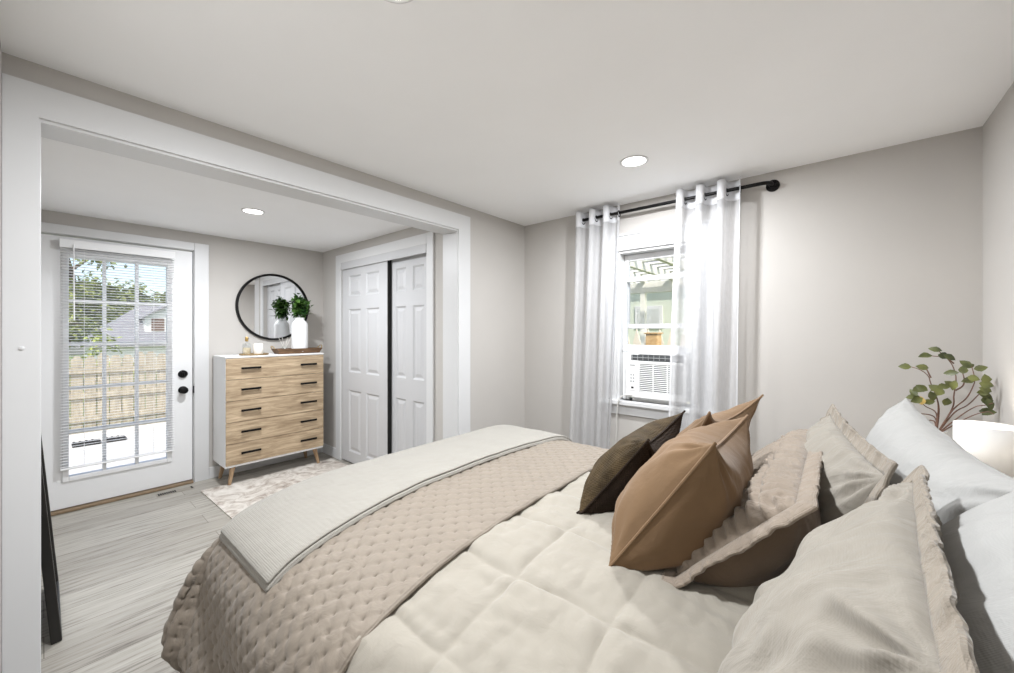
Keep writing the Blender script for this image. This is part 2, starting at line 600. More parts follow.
struct('wall_closet', b, M_WALL, 'greige wall around the closet doors', 'wall')
b = MB().box((XD - 0.12, 2.7, 0), (XB, 2.75, HA)).box((XD - 0.12, YC + 0.1, 0), (XD - 0.06, 2.7, HA)).box((XB - 0.03, YC + 0.1, 0), (XB, 2.7, HA))
struct('wall_closet_interior', b, M_WALL, 'unlit wall inside the closet', 'wall')
struct('wall_annex_side', MB().box((XD - 0.12, YA - 0.1, 0), (XB, YA, HA)), M_WALL, 'greige wall behind the leaning black frame', 'wall')

# cased opening: face casing, jamb lining
t = thing('trim_1', 'wide white casing around the opening to the next room', 'trim', (XL, 1.0, 0), None, 'structure')
obj('casing', MB().box((XL, YN + 0.001, 0), (XL + 0.02, OY0, 2.25), 0.0), M_TRIM, t)
obj('casing', MB().box((XL, OY1, 0), (XL + 0.02, 2.154, 2.25), 0.0), M_TRIM, t)
obj('casing', MB().box((XL, OY0, OZ), (XL + 0.02, OY1, 2.25), 0.0), M_TRIM, t)
obj('jamb', MB().box((XB - 0.012, OY0 - 0.015, 0), (XL + 0.006, OY0 + 0.004, OZ), 0.002), M_TRIM, t)
obj('jamb', MB().box((XB - 0.012, OY1 - 0.004, 0), (XL + 0.006, OY1 + 0.015, OZ), 0.002), M_TRIM, t)
obj('head_jamb', MB().box((XB - 0.012, OY0, OZ - 0.012), (XL + 0.006, OY1, OZ + 0.015), 0.002), M_TRIM, t)
obj('cap', MB().lathe([(0.007, 0), (0.007, 0.004), (0.004, 0.006), (0.0, 0.0065)], (XL + 0.02, -0.05, 1.30), 16, 'X', True, False), M_TRIM, t, True)

# exterior door casing, baseboards
t = thing('trim_2', 'white casing around the glazed exterior door', 'trim', (XD, 0.4, 0), None, 'structure')
obj('casing', MB().box((XD, DY1 + 0.006, 0), (XD + 0.02, 0.981, 2.154), 0.004), M_TRIM, t)
obj('casing', MB().box((XD, YA + 0.001, 0), (XD + 0.02, DY0, 2.154), 0.004), M_TRIM, t)
obj('casing', MB().box((XD, DY0, DZ1 + 0.004), (XD + 0.02, DY1 + 0.006, 2.154), 0.004), M_TRIM, t)
obj('jamb', MB().box((XD - 0.12, DY1 + 0.002, 0), (XD + 0.001, DY1 + 0.012, DZ1)).box((XD - 0.12, DY0, DZ1), (XD + 0.001, DY1, DZ1 + 0.012)), M_TRIM, t)
obj('threshold', MB().box((XD - 0.12, DY0, 0), (XD + 0.03, DY1, 0.022), 0.006), M_THRESH, t)
struct('baseboard_annex', MB().box((XD, 0.982, 0), (XD + 0.014, YC, 0.105), 0.004), M_TRIM, 'white baseboard behind the chest of drawers', 'baseboard')
struct('baseboard_closet', MB().box((XD + 0.014, YC - 0.014, 0), (-4.112, YC, 0.105), 0.004), M_TRIM, 'short white baseboard between chest and closet', 'baseboard')
struct('baseboard_back', MB().box((XL, YF - 0.014, 0), (XR, YF, 0.11), 0.004), M_TRIM, 'white baseboard under the window', 'baseboard')
struct('baseboard_left', MB().box((XL, 2.155, 0), (XL + 0.014, YF - 0.014, 0.11), 0.004), M_TRIM, 'white baseboard right of the wide opening', 'baseboard')

# ------------------------------------------------------------------ exterior door (15 lites)
t = thing('door_1', 'white exterior door with fifteen glass panes', 'door', (XD, 0.41, 0), None, 'structure')
FX = XD - 0.005                                             # front face of the slab
SY0, SY1, SZ0, SZ1 = DY0 + 0.004, DY1 - 0.004, 0.03, 2.072
gy0, gy1, gz0, gz1 = 0.122, 0.688, 0.262, 1.925             # glass
fy0, fy1, fz0, fz1 = 0.088, 0.722, 0.226, 1.965             # glazing frame
b = MB().box((FX - 0.044, SY0, SZ0), (FX, gy0, SZ1)).box((FX - 0.044, gy1, SZ0), (FX, SY1, SZ1))
b.box((FX - 0.044, gy0, SZ0), (FX, gy1, gz0)).box((FX - 0.044, gy0, gz1), (FX, gy1, SZ1))
slab = obj('slab', b, M_DOOR, t)
b = MB()
for (a0, a1, c0, c1) in ((fy0, gy0, fz0, fz1), (gy1, fy1, fz0, fz1), (gy0, gy1, fz0, gz0), (gy0, gy1, gz1, fz1)):
    b.box((FX, a0, c0), (FX + 0.012, a1, c1), 0.004)
obj('glazing_frame', b, M_DOOR, t)
obj('glass', MB().box((FX - 0.024, gy0, gz0), (FX - 0.02, gy1, gz1)), M_GLASS, t)
for k in (1, 2):
    yy = gy0 + (gy1 - gy0) * k / 3
    obj('muntin', MB().box((FX - 0.034, yy - 0.011, gz0), (FX + 0.006, yy + 0.011, gz1), 0.003), M_DOOR, t)
for k in range(1, 5):
    zz = gz0 + (gz1 - gz0) * k / 5
    obj('muntin', MB().box((FX - 0.033, gy0, zz - 0.011), (FX + 0.005, gy1, zz + 0.011), 0.003), M_DOOR, t)
obj('deadbolt', MB().lathe([(0.034, 0), (0.034, 0.012), (0.028, 0.02), (0.0, 0.02)], (FX, 0.797, 0.981), 24, 'X', True, False).box((FX + 0.018, 0.79, 0.963), (FX + 0.032, 0.804, 0.999), 0.003), M_BLACK, t, True, 'black deadbolt thumb turn')
obj('knob', MB().lathe([(0.033, 0), (0.033, 0.008), (0.013, 0.014), (0.012, 0.035), (0.026, 0.043), (0.03, 0.056), (0.024, 0.068), (0.0, 0.072)], (FX, 0.797, 0.84), 24, 'X', True, False), M_BLACK, t, True, 'round black door knob')
obj('latch_plate', MB().box((XD + 0.001, DY1 - 0.001, 0.805), (XD + 0.022, DY1 + 0.006, 0.87), 0.003), M_BLACK, t, False, 'black strike plate on the door edge')

# venetian blind hung on the door
t = thing('venetian_blind', 'white slatted venetian blind hanging over the door glass', 'blind', (XD + 0.03, 0.405, 0.25))
BX = FX + 0.034
by0, by1 = 0.078, 0.732
obj('headrail', MB().box((FX + 0.012, by0, 2.0), (FX + 0.05, by1, 2.042), 0.003), M_BLIND, t)
obj('valance', MB().box((FX + 0.05, by0 - 0.004, 1.985), (FX + 0.055, by1 + 0.004, 2.045), 0.002), M_BLIND, t)
b = MB()
ns = 78
for k in range(ns):
    z = 1.975 - (1.975 - 0.345) * k / (ns - 1)
    s = math.radians(-7)
    hw = 0.0125
    prof = [(-hw * math.cos(s), hw * math.sin(s)), (0, 0.0022), (hw * math.cos(s), -hw * math.sin(s))]
    vs = []
    for yy in (by0, by1):
        for dx, dz in prof:
            vs.append((BX + dx, yy, z + dz))
        for dx, dz in prof:
            vs.append((BX + dx, yy, z + dz - 0.0009))
    b.add(vs, [(0, 1, 7, 6), (1, 2, 8, 7), (3, 9, 10, 4), (4, 10, 11, 5), (0, 6, 9, 3), (2, 5, 11, 8), (0, 3, 4, 1), (1, 4, 5, 2), (6, 7, 10, 9), (7, 8, 11, 10)])
obj('slats', b, M_BLIND, t)
obj('bottom_rail', MB().box((BX - 0.013, by0, 0.322), (BX + 0.013, by1, 0.336), 0.004), M_BLIND, t)
b = MB()
for yy in (0.2, 0.6):
    for dx in (-0.0145, 0.0145):
        b.tube([(BX + dx, yy, 2.0), (BX + dx, yy, 0.336)], 0.0007, 5)
obj('ladder_cord', b, M_BLIND, t)
obj('tilt_wand', MB().tube([(BX + 0.028, 0.145, 2.01), (BX + 0.032, 0.147, 1.44)], 0.004, 8), M_BLIND, t, True)

# ------------------------------------------------------------------ closet
t = thing('trim_3', 'white casing around the closet doors', 'trim', (-3.3, YC, 0), None, 'structure')
obj('casing', MB().box((-4.11, YC - 0.018, 0), (CX0, YC, 2.163), 0.004), M_TRIM, t)
obj('casing', MB().box((CX1, YC - 0.018, 0), (-2.487, YC, 2.163), 0.004), M_TRIM, t)
obj('casing', MB().box((CX0, YC - 0.018, CZ1), (CX1, YC, 2.163), 0.004), M_TRIM, t)
obj('valance', MB().box((CX0 + 0.002, YC - 0.016, 2.002), (CX1 - 0.006, YC - 0.004, 2.078), 0.002), M_CLOSET, t)
obj('track', MB().box((CX0 + 0.002, YC + 0.0, 2.03), (CX1 - 0.002, YC + 0.09, 2.072)), M_GAP, t)

def panel_door(name, x0, x1, yface, z0, z1, label):
    """six raised panels on a moulded slab, front face looking to -y"""
    th = 0.032
    wd = x1 - x0
    st = 0.105 * wd / 0.76 + 0.02
    mid = 0.1
    px = [(x0 + st, (x0 + x1) / 2 - mid / 2), ((x0 + x1) / 2 + mid / 2, x1 - st)]
    pz = [(0.125, 0.755), (0.94, 1.585), (1.715, 1.93)]
    t = thing(name, label, 'door', ((x0 + x1) / 2, yface, z0), None, 'structure')
    xs = sorted({x0, x1, *[q for p in px for q in p]})
    zs = sorted({z0, z1, *[q for p in pz for q in p]})
    b = MB()
    for i in range(len(xs) - 1):
        for j in range(len(zs) - 1):
            xa, xb, za, zb = xs[i], xs[i + 1], zs[j], zs[j + 1]
            hole = any(abs(xa - p[0]) < 1e-6 for p in px) and any(abs(za - q[0]) < 1e-6 for q in pz)
            if not hole:
                b.box((xa, yface, za), (xb, yface + th, zb))
    obj('slab', b, M_CLOSET, t)
    for p in px:
        for q in pz:
            # moulded recess then raised field
            rings = [(0.0, 0.0), (0.014, 0.012), (0.024, 0.012), (0.05, 0.003)]
            vs, fs = [], []
            for ins, dep in rings:
                vs += [(p[0] + ins, yface + dep, q[0] + ins), (p[1] - ins, yface + dep, q[0] + ins), (p[1] - ins, yface + dep, q[1] - ins), (p[0] + ins, yface + dep, q[1] - ins)]
            for r in range(len(rings) - 1):
                for k in range(4):
                    fs.append((r * 4 + k, r * 4 + (k + 1) % 4, r * 4 + 4 + (k + 1) % 4, r * 4 + 4 + k))
            n = len(rings) * 4 - 4
            fs.append((n, n + 1, n + 2, n + 3))
            m = MB().add(vs, fs)
            m.box((p[0], yface + th - 0.012, q[0]), (p[1], yface + th, q[1]))
            obj('panel', m, M_CLOSET, t, fix=False)
    return t
panel_door('door_2', CX0 + 0.004, -3.165, YC + 0.004, 0.015, 2.03, 'left white six-panel sliding closet door, the one in front')
panel_door('door_3', -3.2, CX1 - 0.004, YC + 0.046, 0.015, 2.03, 'right white six-panel sliding closet door, set behind the left one')
struct('closet_gap_shade', MB().box((-3.165, YC + 0.006, 0.015), (-3.154, YC + 0.04, 2.03)), M_GAP, 'dark strip standing in for the shaded gap between the two closet doors', 'trim')  # dark-coloured filler strip: the gap's shade is put into its colour

# ------------------------------------------------------------------ bedroom window
t = thing('window_1', 'white double-hung window with raised lower sash', 'window', (-1.02, YF, WZ0), None, 'structure')
obj('casing', MB().box((-1.40, YF - 0.02, WZ0 - 0.01), (WX0, YF, 2.084), 0.004), M_TRIM, t)
obj('casing', MB().box((WX1, YF - 0.02, WZ0 - 0.01), (-0.64, YF, 2.084), 0.004), M_TRIM, t)
obj('casing', MB().box((WX0, YF - 0.02, WZ1), (WX1, YF, 2.084), 0.004), M_TRIM, t)
obj('drip_cap', MB().box((-1.405, YF - 0.03, 2.084), (-0.635, YF, 2.1), 0.004), M_TRIM, t)
obj('sill', MB().box((-1.45, YF - 0.05, 0.80), (-0.59, YF + 0.1, WZ0), 0.006), M_TRIM, t)
obj('apron', MB().box((-1.40, YF - 0.018, 0.725), (-0.64, YF, 0.80), 0.004), M_TRIM, t)
b = MB().box((WX0, YF - 0.001, WZ0), (WX0 + 0.018, YF + 0.14, WZ1)).box((WX1 - 0.018, YF - 0.001, WZ0), (WX1, YF + 0.14, WZ1)).box((WX0 + 0.018, YF - 0.001, WZ1 - 0.018), (WX1 - 0.018, YF + 0.14, WZ1))
obj('window_frame', b, M_TRIM, t)
def sash(y, z0, z1, top, bot, name):
    x0, x1, s = WX0 + 0.02, WX1 - 0.02, 0.034
    b = MB().box((x0, y, z0), (x0 + s, y + 0.032, z1), 0.003).box((x1 - s, y, z0), (x1, y + 0.032, z1), 0.003)
    b.box((x0 + s, y, z1 - top), (x1 - s, y + 0.032, z1), 0.003).box((x0 + s, y, z0), (x1 - s, y + 0.032, z0 + bot), 0.003)
    o = obj(name, b, M_TRIM, t)
    obj('pane', MB().box((x0 + s, y + 0.014, z0 + bot), (x1 - s, y + 0.018, z1 - top)), M_GLASS, o)
sash(YF + 0.085, 1.38, WZ1 - 0.02, 0.05, 0.035, 'upper_sash')
sash(YF + 0.045, 1.205, 1.775, 0.035, 0.05, 'lower_sash')

# window air conditioner with side curtains
t = thing('air_conditioner', 'white window air conditioner sitting on the window sill', 'air conditioner', (-1.02, YF, WZ0))
ax0, ax1, az0, az1 = -1.232, -0.80, 0.868, 1.203
ay = YF - 0.035
b = MB().box((ax0, ay + 0.02, az0), (ax1, YF + 0.42, az1), 0.006)
b.box((ax0 + 0.03, YF + 0.02, WZ0), (ax1 - 0.03, YF + 0.1, az0))
obj('body', b, M_AC, t)
b = MB()
gx0, gx1, gq0, gq1 = ax0 + 0.105, ax1 - 0.02, az0 + 0.045, az1 - 0.085
b.box((ax0, ay, az0), (gx0, ay + 0.03, az1), 0.006).box((gx1, ay, az0), (ax1, ay + 0.03, az1), 0.006)
b.box((gx0, ay, az0), (gx1, ay + 0.03, gq0), 0.004).box((gx0, ay, gq1), (gx1, ay + 0.03, az1 - 0.062), 0.003)
b.box((gx0, ay, az1 - 0.014), (gx1, ay + 0.03, az1), 0.003)
obj('front_bezel', b, M_AC, t)
b = MB()
for k in range(15):
    z = gq0 + (gq1 - gq0) * (k + 0.5) / 15
    b.box((gx0, ay + 0.004, z - 0.0035), (gx1, ay + 0.014, z + 0.0035))
for xx in (gx0 + 0.1, gx0 + 0.2):
    b.box((xx - 0.003, ay + 0.003, gq0), (xx + 0.003, ay + 0.015, gq1))
obj('grille', b, M_AC, t)
obj('filter', MB().box((gx0, ay + 0.016, gq0), (gx1, ay + 0.019, gq1)), M_ACDARK, t)
b = MB().box((gx0 - 0.06, ay - 0.001, az1 - 0.058), (gx1, ay + 0.004, az1 - 0.016))
obj('air_outlet', b, M_ACDARK, t)
b = MB()
for k in range(10):
    xx = gx0 - 0.05 + (gx1 - gx0 + 0.05) * k / 9
    b.box((xx - 0.0015, ay - 0.006, az1 - 0.058), (xx + 0.0015, ay - 0.001, az1 - 0.016))
b.box((gx0 - 0.06, ay - 0.005, az1 - 0.039), (gx1, ay - 0.001, az1 - 0.035))
obj('louvre', b, M_ACGREY, t)
b = MB().box((ax0 + 0.022, ay - 0.003, az0 + 0.05), (ax0 + 0.088, ay + 0.001, az1 - 0.08), 0.002)
cp = obj('control_panel', b, M_WHITE, t)
obj('display', MB().box((ax0 + 0.034, ay - 0.005, az1 - 0.098), (ax0 + 0.076, ay - 0.003, az1 - 0.09)), M_ACGREY, cp)
for k in range(6):
    obj('button', MB().lathe([(0.006, 0), (0.006, 0.002), (0, 0.003)], (ax0 + 0.045 + 0.02 * (k % 2), ay - 0.006, az0 + 0.12 + 0.024 * (k // 2)), 10, 'Y', True, False), M_ACGREY, cp)
obj('button', MB().box((ax0 + 0.046, ay - 0.006, az0 + 0.068), (ax0 + 0.064, ay - 0.003, az0 + 0.08)), M_BLACK, cp)
for (xa, xb) in ((WX0 + 0.02, ax0), (ax1, WX1 - 0.02)):
    b = MB()
    n = 4
    for k in range(n):
        xs0, xs1 = xa + (xb - xa) * k / n, xa + (xb - xa) * (k + 1) / n
        b.box((xs0 + 0.001, YF + 0.05 - 0.006 * (k % 2), WZ0), (xs1 - 0.001, YF + 0.062, az1), 0.002)
    obj('side_curtain', b, M_AC, t)
pts = spline([(-1.15, YF - 0.02, 0.878), (-1.21, YF - 0.045, 0.885), (-1.262, YF - 0.062, 0.86), (-1.283, YF - 0.064, 0.79), (-1.30, YF - 0.05, 0.6), (-1.315, YF - 0.03, 0.36), (-1.318, YF - 0.02, 0.16)], 40)
obj('power_cord', MB().tube(pts, 0.0045, 7), M_CORD, t, True, 'pale power cord hanging over the sill')

# ------------------------------------------------------------------ curtain rod and voile panels
RY, RZ = YF - 0.09, 2.245
t = thing('curtain_rod', 'black wrap-around curtain rod above the window', 'curtain rod', (-0.96, YF, RZ))
def arc(x, sgn):
    return [(x + sgn * 0.05 * math.sin(a), RY + 0.05 - 0.05 * math.cos(a), RZ) for a in np.linspace(0.2, PI / 2, 6)]
pts = [(-1.635 - 0.0, YF - 0.004, RZ), (-1.635, RY + 0.05, RZ)] + arc(-1.585, -1)[::-1] + [(-1.55, RY, RZ), (-0.40, RY, RZ)] + arc(-0.36, 1) + [(-0.31, RY + 0.05, RZ), (-0.31, YF - 0.004, RZ)]
obj('pole', MB().tube(pts, 0.0115, 12), M_BLACK, t, True)
for xx in (-1.635, -0.31):
    obj('flange', MB().lathe([(0.036, 0), (0.036, -0.006), (0.03, -0.012), (0.018, -0.016), (0.016, -0.035)], (xx, YF, RZ), 24, 'Y'), M_BLACK, t, True)

def curtain(name, label, xt0, xt1, xb0, xb1, waves, phase, zbot, seed):
    t = thing(name, label, 'curtain', ((xt0 + xt1) / 2, RY, zbot), 'voile curtain panels')
    nu, nv = 120, 46
    s = np.linspace(0, 1, nu)
    zs = np.concatenate([np.linspace(RZ + 0.062, RZ - 0.06, 8), np.linspace(RZ - 0.11, zbot, nv - 8)])
    P = np.zeros((nv, nu, 3))
    for i, z in enumerate(zs):
        q = (RZ - z) / (RZ - zbot)
        q = max(0, q)
        xa, xb = xt0 + (xb0 - xt0) * q, xt1 + (xb1 - xt1) * q
        amp = 0.046 - 0.008 * q
        ph = 2 * PI * waves * s + phase
        lat = -0.0075 * np.sin(2 * ph)
        lam = abs(xb - xa) / waves
        cyc = np.mod(ph, 2 * PI) / PI
        lat = lat + lam * (np.where(cyc < 1, 0.39 * cyc, 0.39 + 0.61 * (cyc - 1)) - cyc / 2)
        wob = 0.010 * q * np.sin(7 * s + seed + 3 * q)
        P[i, :, 0] = xa + (xb - xa) * s + lat + wob
        P[i, :, 1] = RY - amp * np.sin(ph) + 0.006 * q * np.sin(11 * s * waves + seed + 4 * q)
        P[i, :, 2] = z
    P[..., 1] = np.minimum(P[..., 1], YF - 0.032)
    k = 8
    panel = obj('voile', MB().grid(P[k - 1:]), M_SHEER, t, True, fix=False, angle=180)
    hd = obj('header', MB().grid(P[:k]), M_HEM, t, True, fix=False, angle=180)
    sd = hd.modifiers.new('thickness', 'SOLIDIFY')
    sd.thickness = 0.002
    # side hems
    for cix in (0, nu - 4):
        obj('side_hem', MB().grid(P[k - 1:, cix:cix + 4] + np.array([0, -0.0012, 0])), M_HEM, t, True, fix=False, angle=180)
    # grommets where the cloth crosses the pole
    for j in range(1, nu - 1):
        ph0 = 2 * PI * waves * s[j - 1] + phase
        ph1 = 2 * PI * waves * s[j] + phase
        if math.floor(ph0 / PI) != math.floor(ph1 / PI):
            c = Vector(P[4, j]); c.z = RZ
            d = Vector(P[4, min(j + 1, nu - 1)]) - Vector(P[4, j - 1]); d.z = 0
            d.normalize()
            up = Vector((0, 0, 1))
            ring = [c + (d * math.cos(a) + up * math.sin(a)) * 0.0215 + Vector((0, 0, -0.008)) for a in np.linspace(0, 2 * PI, 25)[:-1]]
            obj('grommet', MB().tube(ring, 0.0045, 8, False, True), M_BLACK, t, True)
    return t
curtain('sheer_curtain', 'left white sheer curtain panel on the black rod', -1.60, -1.245, -1.675, -1.345, 3, 0.6, 0.03, 1.0)
curtain('sheer_curtain', 'right white sheer curtain panel, half covering the window', -0.825, -0.45, -0.90, -0.48, 3, 0.9, 0.03, 4.0)

# ------------------------------------------------------------------ ceiling downlights
def downlight(x, y, z, r, watts, label):
    t = thing('recessed_light', label, 'ceiling light', (x, y, z), 'recessed ceiling lights')
    obj('trim_ring', MB().lathe([(r, 0), (r, -0.004), (r * 0.9, -0.007), (r * 0.82, -0.004), (r * 0.82, 0)], (x, y, z), 40, 'Z', False, False), M_TRIM, t, True)
    obj('lens', MB().lathe([(r * 0.83, -0.003), (r * 0.4, -0.0035), (0.001, -0.004)], (x, y, z), 40, 'Z', False, True), M_LENS, t)
    ld = bpy.data.lights.new('downlight_glow', 'AREA')
    ld.shape = 'DISK'
    ld.size = r * 1.6
    ld.energy = watts
    ld.color = (0.95, 0.98, 1.02)
    lo = bpy.data.objects.new('downlight_glow', ld)
    COL.objects.link(lo)
    lo.location = (0, 0, -0.012)
    lo.parent = t
    return t
M_LENS = emit_mat('lit_lens', (1.0, 0.98, 0.95), 6.0)
downlight(-0.894, 2.175, H, 0.078, CEIL_W, 'lit round recessed light in the bedroom ceiling near the window')
downlight(-0.94, 0.62, H, 0.078, CEIL_W, 'lit round recessed light in the bedroom ceiling over the foot of the bed')
downlight(-3.306, 1.0, HA, 0.075, ANNEX_W, 'lit round recessed light in the lower ceiling beyond the opening')

# ------------------------------------------------------------------ rug, register
b = MB()
nx, ny = 50, 60
P = np.zeros((nx, ny, 3))
for i in range(nx):
    for j in range(ny):
        x = -4.125 + 1.25 * i / (nx - 1)
        y = 0.858 + 0.026 * (x + 4.12) + 1.115 * j / (ny - 1)
        P[i, j] = (x, y, 0.009 + 0.001 * noise.noise(Vector((x * 6, y * 6, 0))))
b.grid(P)
o = obj('rug', b, M_RUG)
sd = o.modifiers.new('thickness', 'SOLIDIFY'); sd.thickness = 0.008; sd.offset = -1
tag(o, 'faded grey and cream patterned rug under the chest of drawers', 'rug')
t = thing('floor_register', 'flat metal floor vent in front of the glazed door', 'floor vent', (-4.3, 0.71, 0))
obj('frame', MB().box((-4.335, 0.60, 0.0), (-4.262, 0.845, 0.004), 0.0015), M_VENT, t)
b = MB()
for k in range(9):
    yy = 0.615 + 0.105 * k / 8
    b.box((-4.325, yy - 0.0045, 0.0035), (-4.272, yy + 0.0045, 0.0052))
obj('slot', b, M_GAP, t)
obj('lever', MB().box((-4.325, 0.825, 0.0035), (-4.272, 0.838, 0.0052)), M_GAP, t)

# ------------------------------------------------------------------ leaning black framed mirror beyond the jamb
t = thing('floor_mirror', 'tall black framed mirror leaning against the wall beyond the opening', 'mirror', (-2.9, 0.03, 0))
mx0, mx1, mh, mth = -3.2, -2.6, 1.72, 0.034
tilt = math.atan(0.0753)
Mm = Matrix.Translation((0, 0.053, 0.003)) @ Matrix.Rotation(tilt, 4, 'X')
b = MB()
for lo, hi in (((mx0, -mth, 0), (mx0 + 0.035, 0, mh)), ((mx1 - 0.035, -mth, 0), (mx1, 0, mh)), ((mx0 + 0.035, -mth, 0), (mx1 - 0.035, 0, 0.035)), ((mx0 + 0.035, -mth, mh - 0.035), (mx1 - 0.035, 0, mh))):
    b.box(lo, hi, 0.004, Mm)
obj('frame', b, M_BLKWOOD, t)
obj('glass', MB().box((mx0 + 0.035, -0.016, 0.035), (mx1 - 0.035, -0.01, mh - 0.035), 0, Mm), M_MIRROR, t)
obj('backing', MB().box((mx0 + 0.01, -mth + 0.002, 0.01), (mx1 - 0.01, -0.016, mh - 0.01), 0, Mm), M_BLKWOOD, t)

# ------------------------------------------------------------------ chest of drawers
cy0, cy1, cxb, cxf, cz0, cz1 = 1.012, 1.856, -4.42, -4.05, 0.168, 1.125
t = thing('chest_of_drawers', 'white and oak five-drawer chest on splayed wooden legs', 'chest of drawers', ((cxb + cxf) / 2, (cy0 + cy1) / 2, 0))
b = MB()
b.box((cxb, cy0, cz0), (cxf, cy0 + 0.016, cz1), 0.002).box((cxb, cy1 - 0.016, cz0), (cxf, cy1, cz1), 0.002)
b.box((cxb, cy0 + 0.016, cz1 - 0.016), (cxf, cy1 - 0.016, cz1), 0.002).box((cxb, cy0 + 0.016, cz0), (cxf, cy1 - 0.016, cz0 + 0.018), 0.002)
b.box((cxb, cy0 + 0.016, cz0 + 0.018), (cxb + 0.006, cy1 - 0.016, cz1 - 0.016))
obj('body', b, M_WHITE, t)
obj('top', MB().box((cxb, cy0 - 0.002, cz1), (cxf + 0.016, cy1 + 0.002, cz1 + 0.012), 0.003), M_WHITE, t)
dz = (cz1 - 0.004 - cz0 - 0.02) / 5
for k in range(5):
    z0 = cz0 + 0.02 + dz * k + 0.002
    z1 = z0 + dz - 0.004
    b = MB().box((cxf + 0.0005, cy0 + 0.003, z0), (cxf + 0.016, cy1 - 0.004, z1), 0.0015)
    b.box((cxf - 0.30, cy0 + 0.03, z0 + 0.01), (cxf, cy1 - 0.03, z1 - 0.03))
    dr = obj('drawer', b, M_OAK, t)
    for yc_ in (cy0 + 0.225 * (cy1 - cy0), cy0 + 0.815 * (cy1 - cy0)):
        zc_ = (z0 + z1) / 2 + 0.005
        hb = MB().box((cxf + 0.03, yc_ - 0.078, zc_ - 0.009), (cxf + 0.04, yc_ + 0.078, zc_ + 0.009), 0.002)
        for e in (-0.06, 0.06):
            hb.box((cxf + 0.0155, yc_ + e - 0.006, zc_ - 0.005), (cxf + 0.031, yc_ + e + 0.006, zc_ + 0.005))
        obj('handle', hb, M_BLACK, dr, False, 'black bar handle')
for (tx, ty, fx, fy, fz) in ((-4.10, 1.082, -4.085, 1.052, 0.011), (-4.35, 1.082, -4.372, 1.052, 0.001), (-4.10, 1.788, -4.075, 1.82, 0.011), (-4.35, 1.788, -4.372, 1.82, 0.001)):
    obj('leg', MB().tube([(tx, ty, cz0), (fx, fy, fz)], [0.022, 0.013], 14), M_LEG, t, True)
ctop = cz1 + 0.012

# round mirror
t = thing('round_mirror', 'round black framed mirror hung above the chest of drawers', 'mirror', (XD, 1.53, 1.61))
mc, mr = (1.53, 1.607), 0.332
ring = [(XD + 0.013, mc[0] + mr * math.cos(a), mc[1] + mr * math.sin(a)) for a in np.linspace(0, 2 * PI, 97)[:-1]]
obj('frame', MB().lathe([(mr - 0.014, 0.0), (mr - 0.014, 0.022), (mr - 0.01, 0.026), (mr + 0.006, 0.026), (mr + 0.008, 0.022), (mr + 0.008, 0.0)], (XD + 0.001, mc[0], mc[1]), 96, 'X', False, False), M_BLACK, t, True)
obj('glass', MB().lathe([(mr - 0.01, 0.001), (mr - 0.01, 0.012), (0.0005, 0.012)], (XD, mc[0], mc[1]), 96, 'X'), M_MIRROR, t)

# round board with bottle and candle
t = MB().lathe([(0.112, 0.0), (0.118, 0.004), (0.118, 0.012), (0.112, 0.015), (0.104, 0.010), (0.001, 0.009)], (-4.19, 1.275, ctop), 40, 'Z', True, True)
o = obj('coaster_tray', t, M_BOARD, None, True); tag(o, 'round brown tray at the left end of the chest top', 'tray')
zt = ctop + 0.0105
t = thing('perfume_bottle', 'clear glass bottle of pale liquid with brass cap on the round tray', 'bottle', (-4.19, 1.215, zt))
obj('bottle', MB().lathe([(0.031, 0), (0.034, 0.004), (0.034, 0.085), (0.029, 0.1), (0.012, 0.107), (0.011, 0.122)], (-4.19, 1.215, zt), 24), M_CLEAR, t, True)
obj('liquid', MB().lathe([(0.029, 0.004), (0.031, 0.008), (0.031, 0.06)], (-4.19, 1.215, zt), 24), M_AMBER, t, True, 'pale liquid')
obj('cap', MB().lathe([(0.0125, 0.118), (0.0135, 0.12), (0.0135, 0.155), (0.011, 0.16)], (-4.19, 1.215, zt), 20), M_GOLD, t, True, 'brass cap')
t = thing('candle', 'white pillar candle on the round tray', 'candle', (-4.16, 1.30, zt))
obj('wax', MB().lathe([(0.038, 0), (0.04, 0.003), (0.04, 0.092), (0.037, 0.096), (0.03, 0.093), (0.001, 0.09)], (-4.16, 1.30, zt), 28), M_WAX, t, True)
obj('wick', MB().tube([(-4.16, 1.30, zt + 0.088), (-4.158, 1.301, zt + 0.102)], 0.0012, 6), M_BLACK, t)

# rustic wooden trough tray
ty0, ty1, txa, txb = 1.44, 1.885, -4.27, -4.12
t = thing('wooden_tray', 'rustic brown wooden tray with curled handles on the chest', 'tray', (-4.195, 1.66, ctop))
b = MB()
def trough(x0, x1, y0, y1, z0, h, fl, th):
    vs = []
    def ring(ex, z):
        return [(x0 - ex, y0 - ex, z), (x1 + ex, y0 - ex, z), (x1 + ex, y1 + ex, z), (x0 - ex, y1 + ex, z)]
    R = [ring(-th, z0), ring(fl - 0.002, z0 + h), ring(fl - th, z0 + h), ring(-2 * th, z0 + th)]
    for r in R:
        vs += r
    fs = [(0, 1, 2, 3)[::-1]]
    for r in range(3):
        for k in range(4):
            fs.append((r * 4 + k, r * 4 + (k + 1) % 4, r * 4 + 4 + (k + 1) % 4, r * 4 + 4 + k))
    fs.append((12, 13, 14, 15))
    return vs, fs
b.add(*trough(txa, txb, ty0 + 0.02, ty1 - 0.02, ctop + 0.0005, 0.05, 0.014, 0.012))
obj('trough', b, M_TRAYWOOD, t)
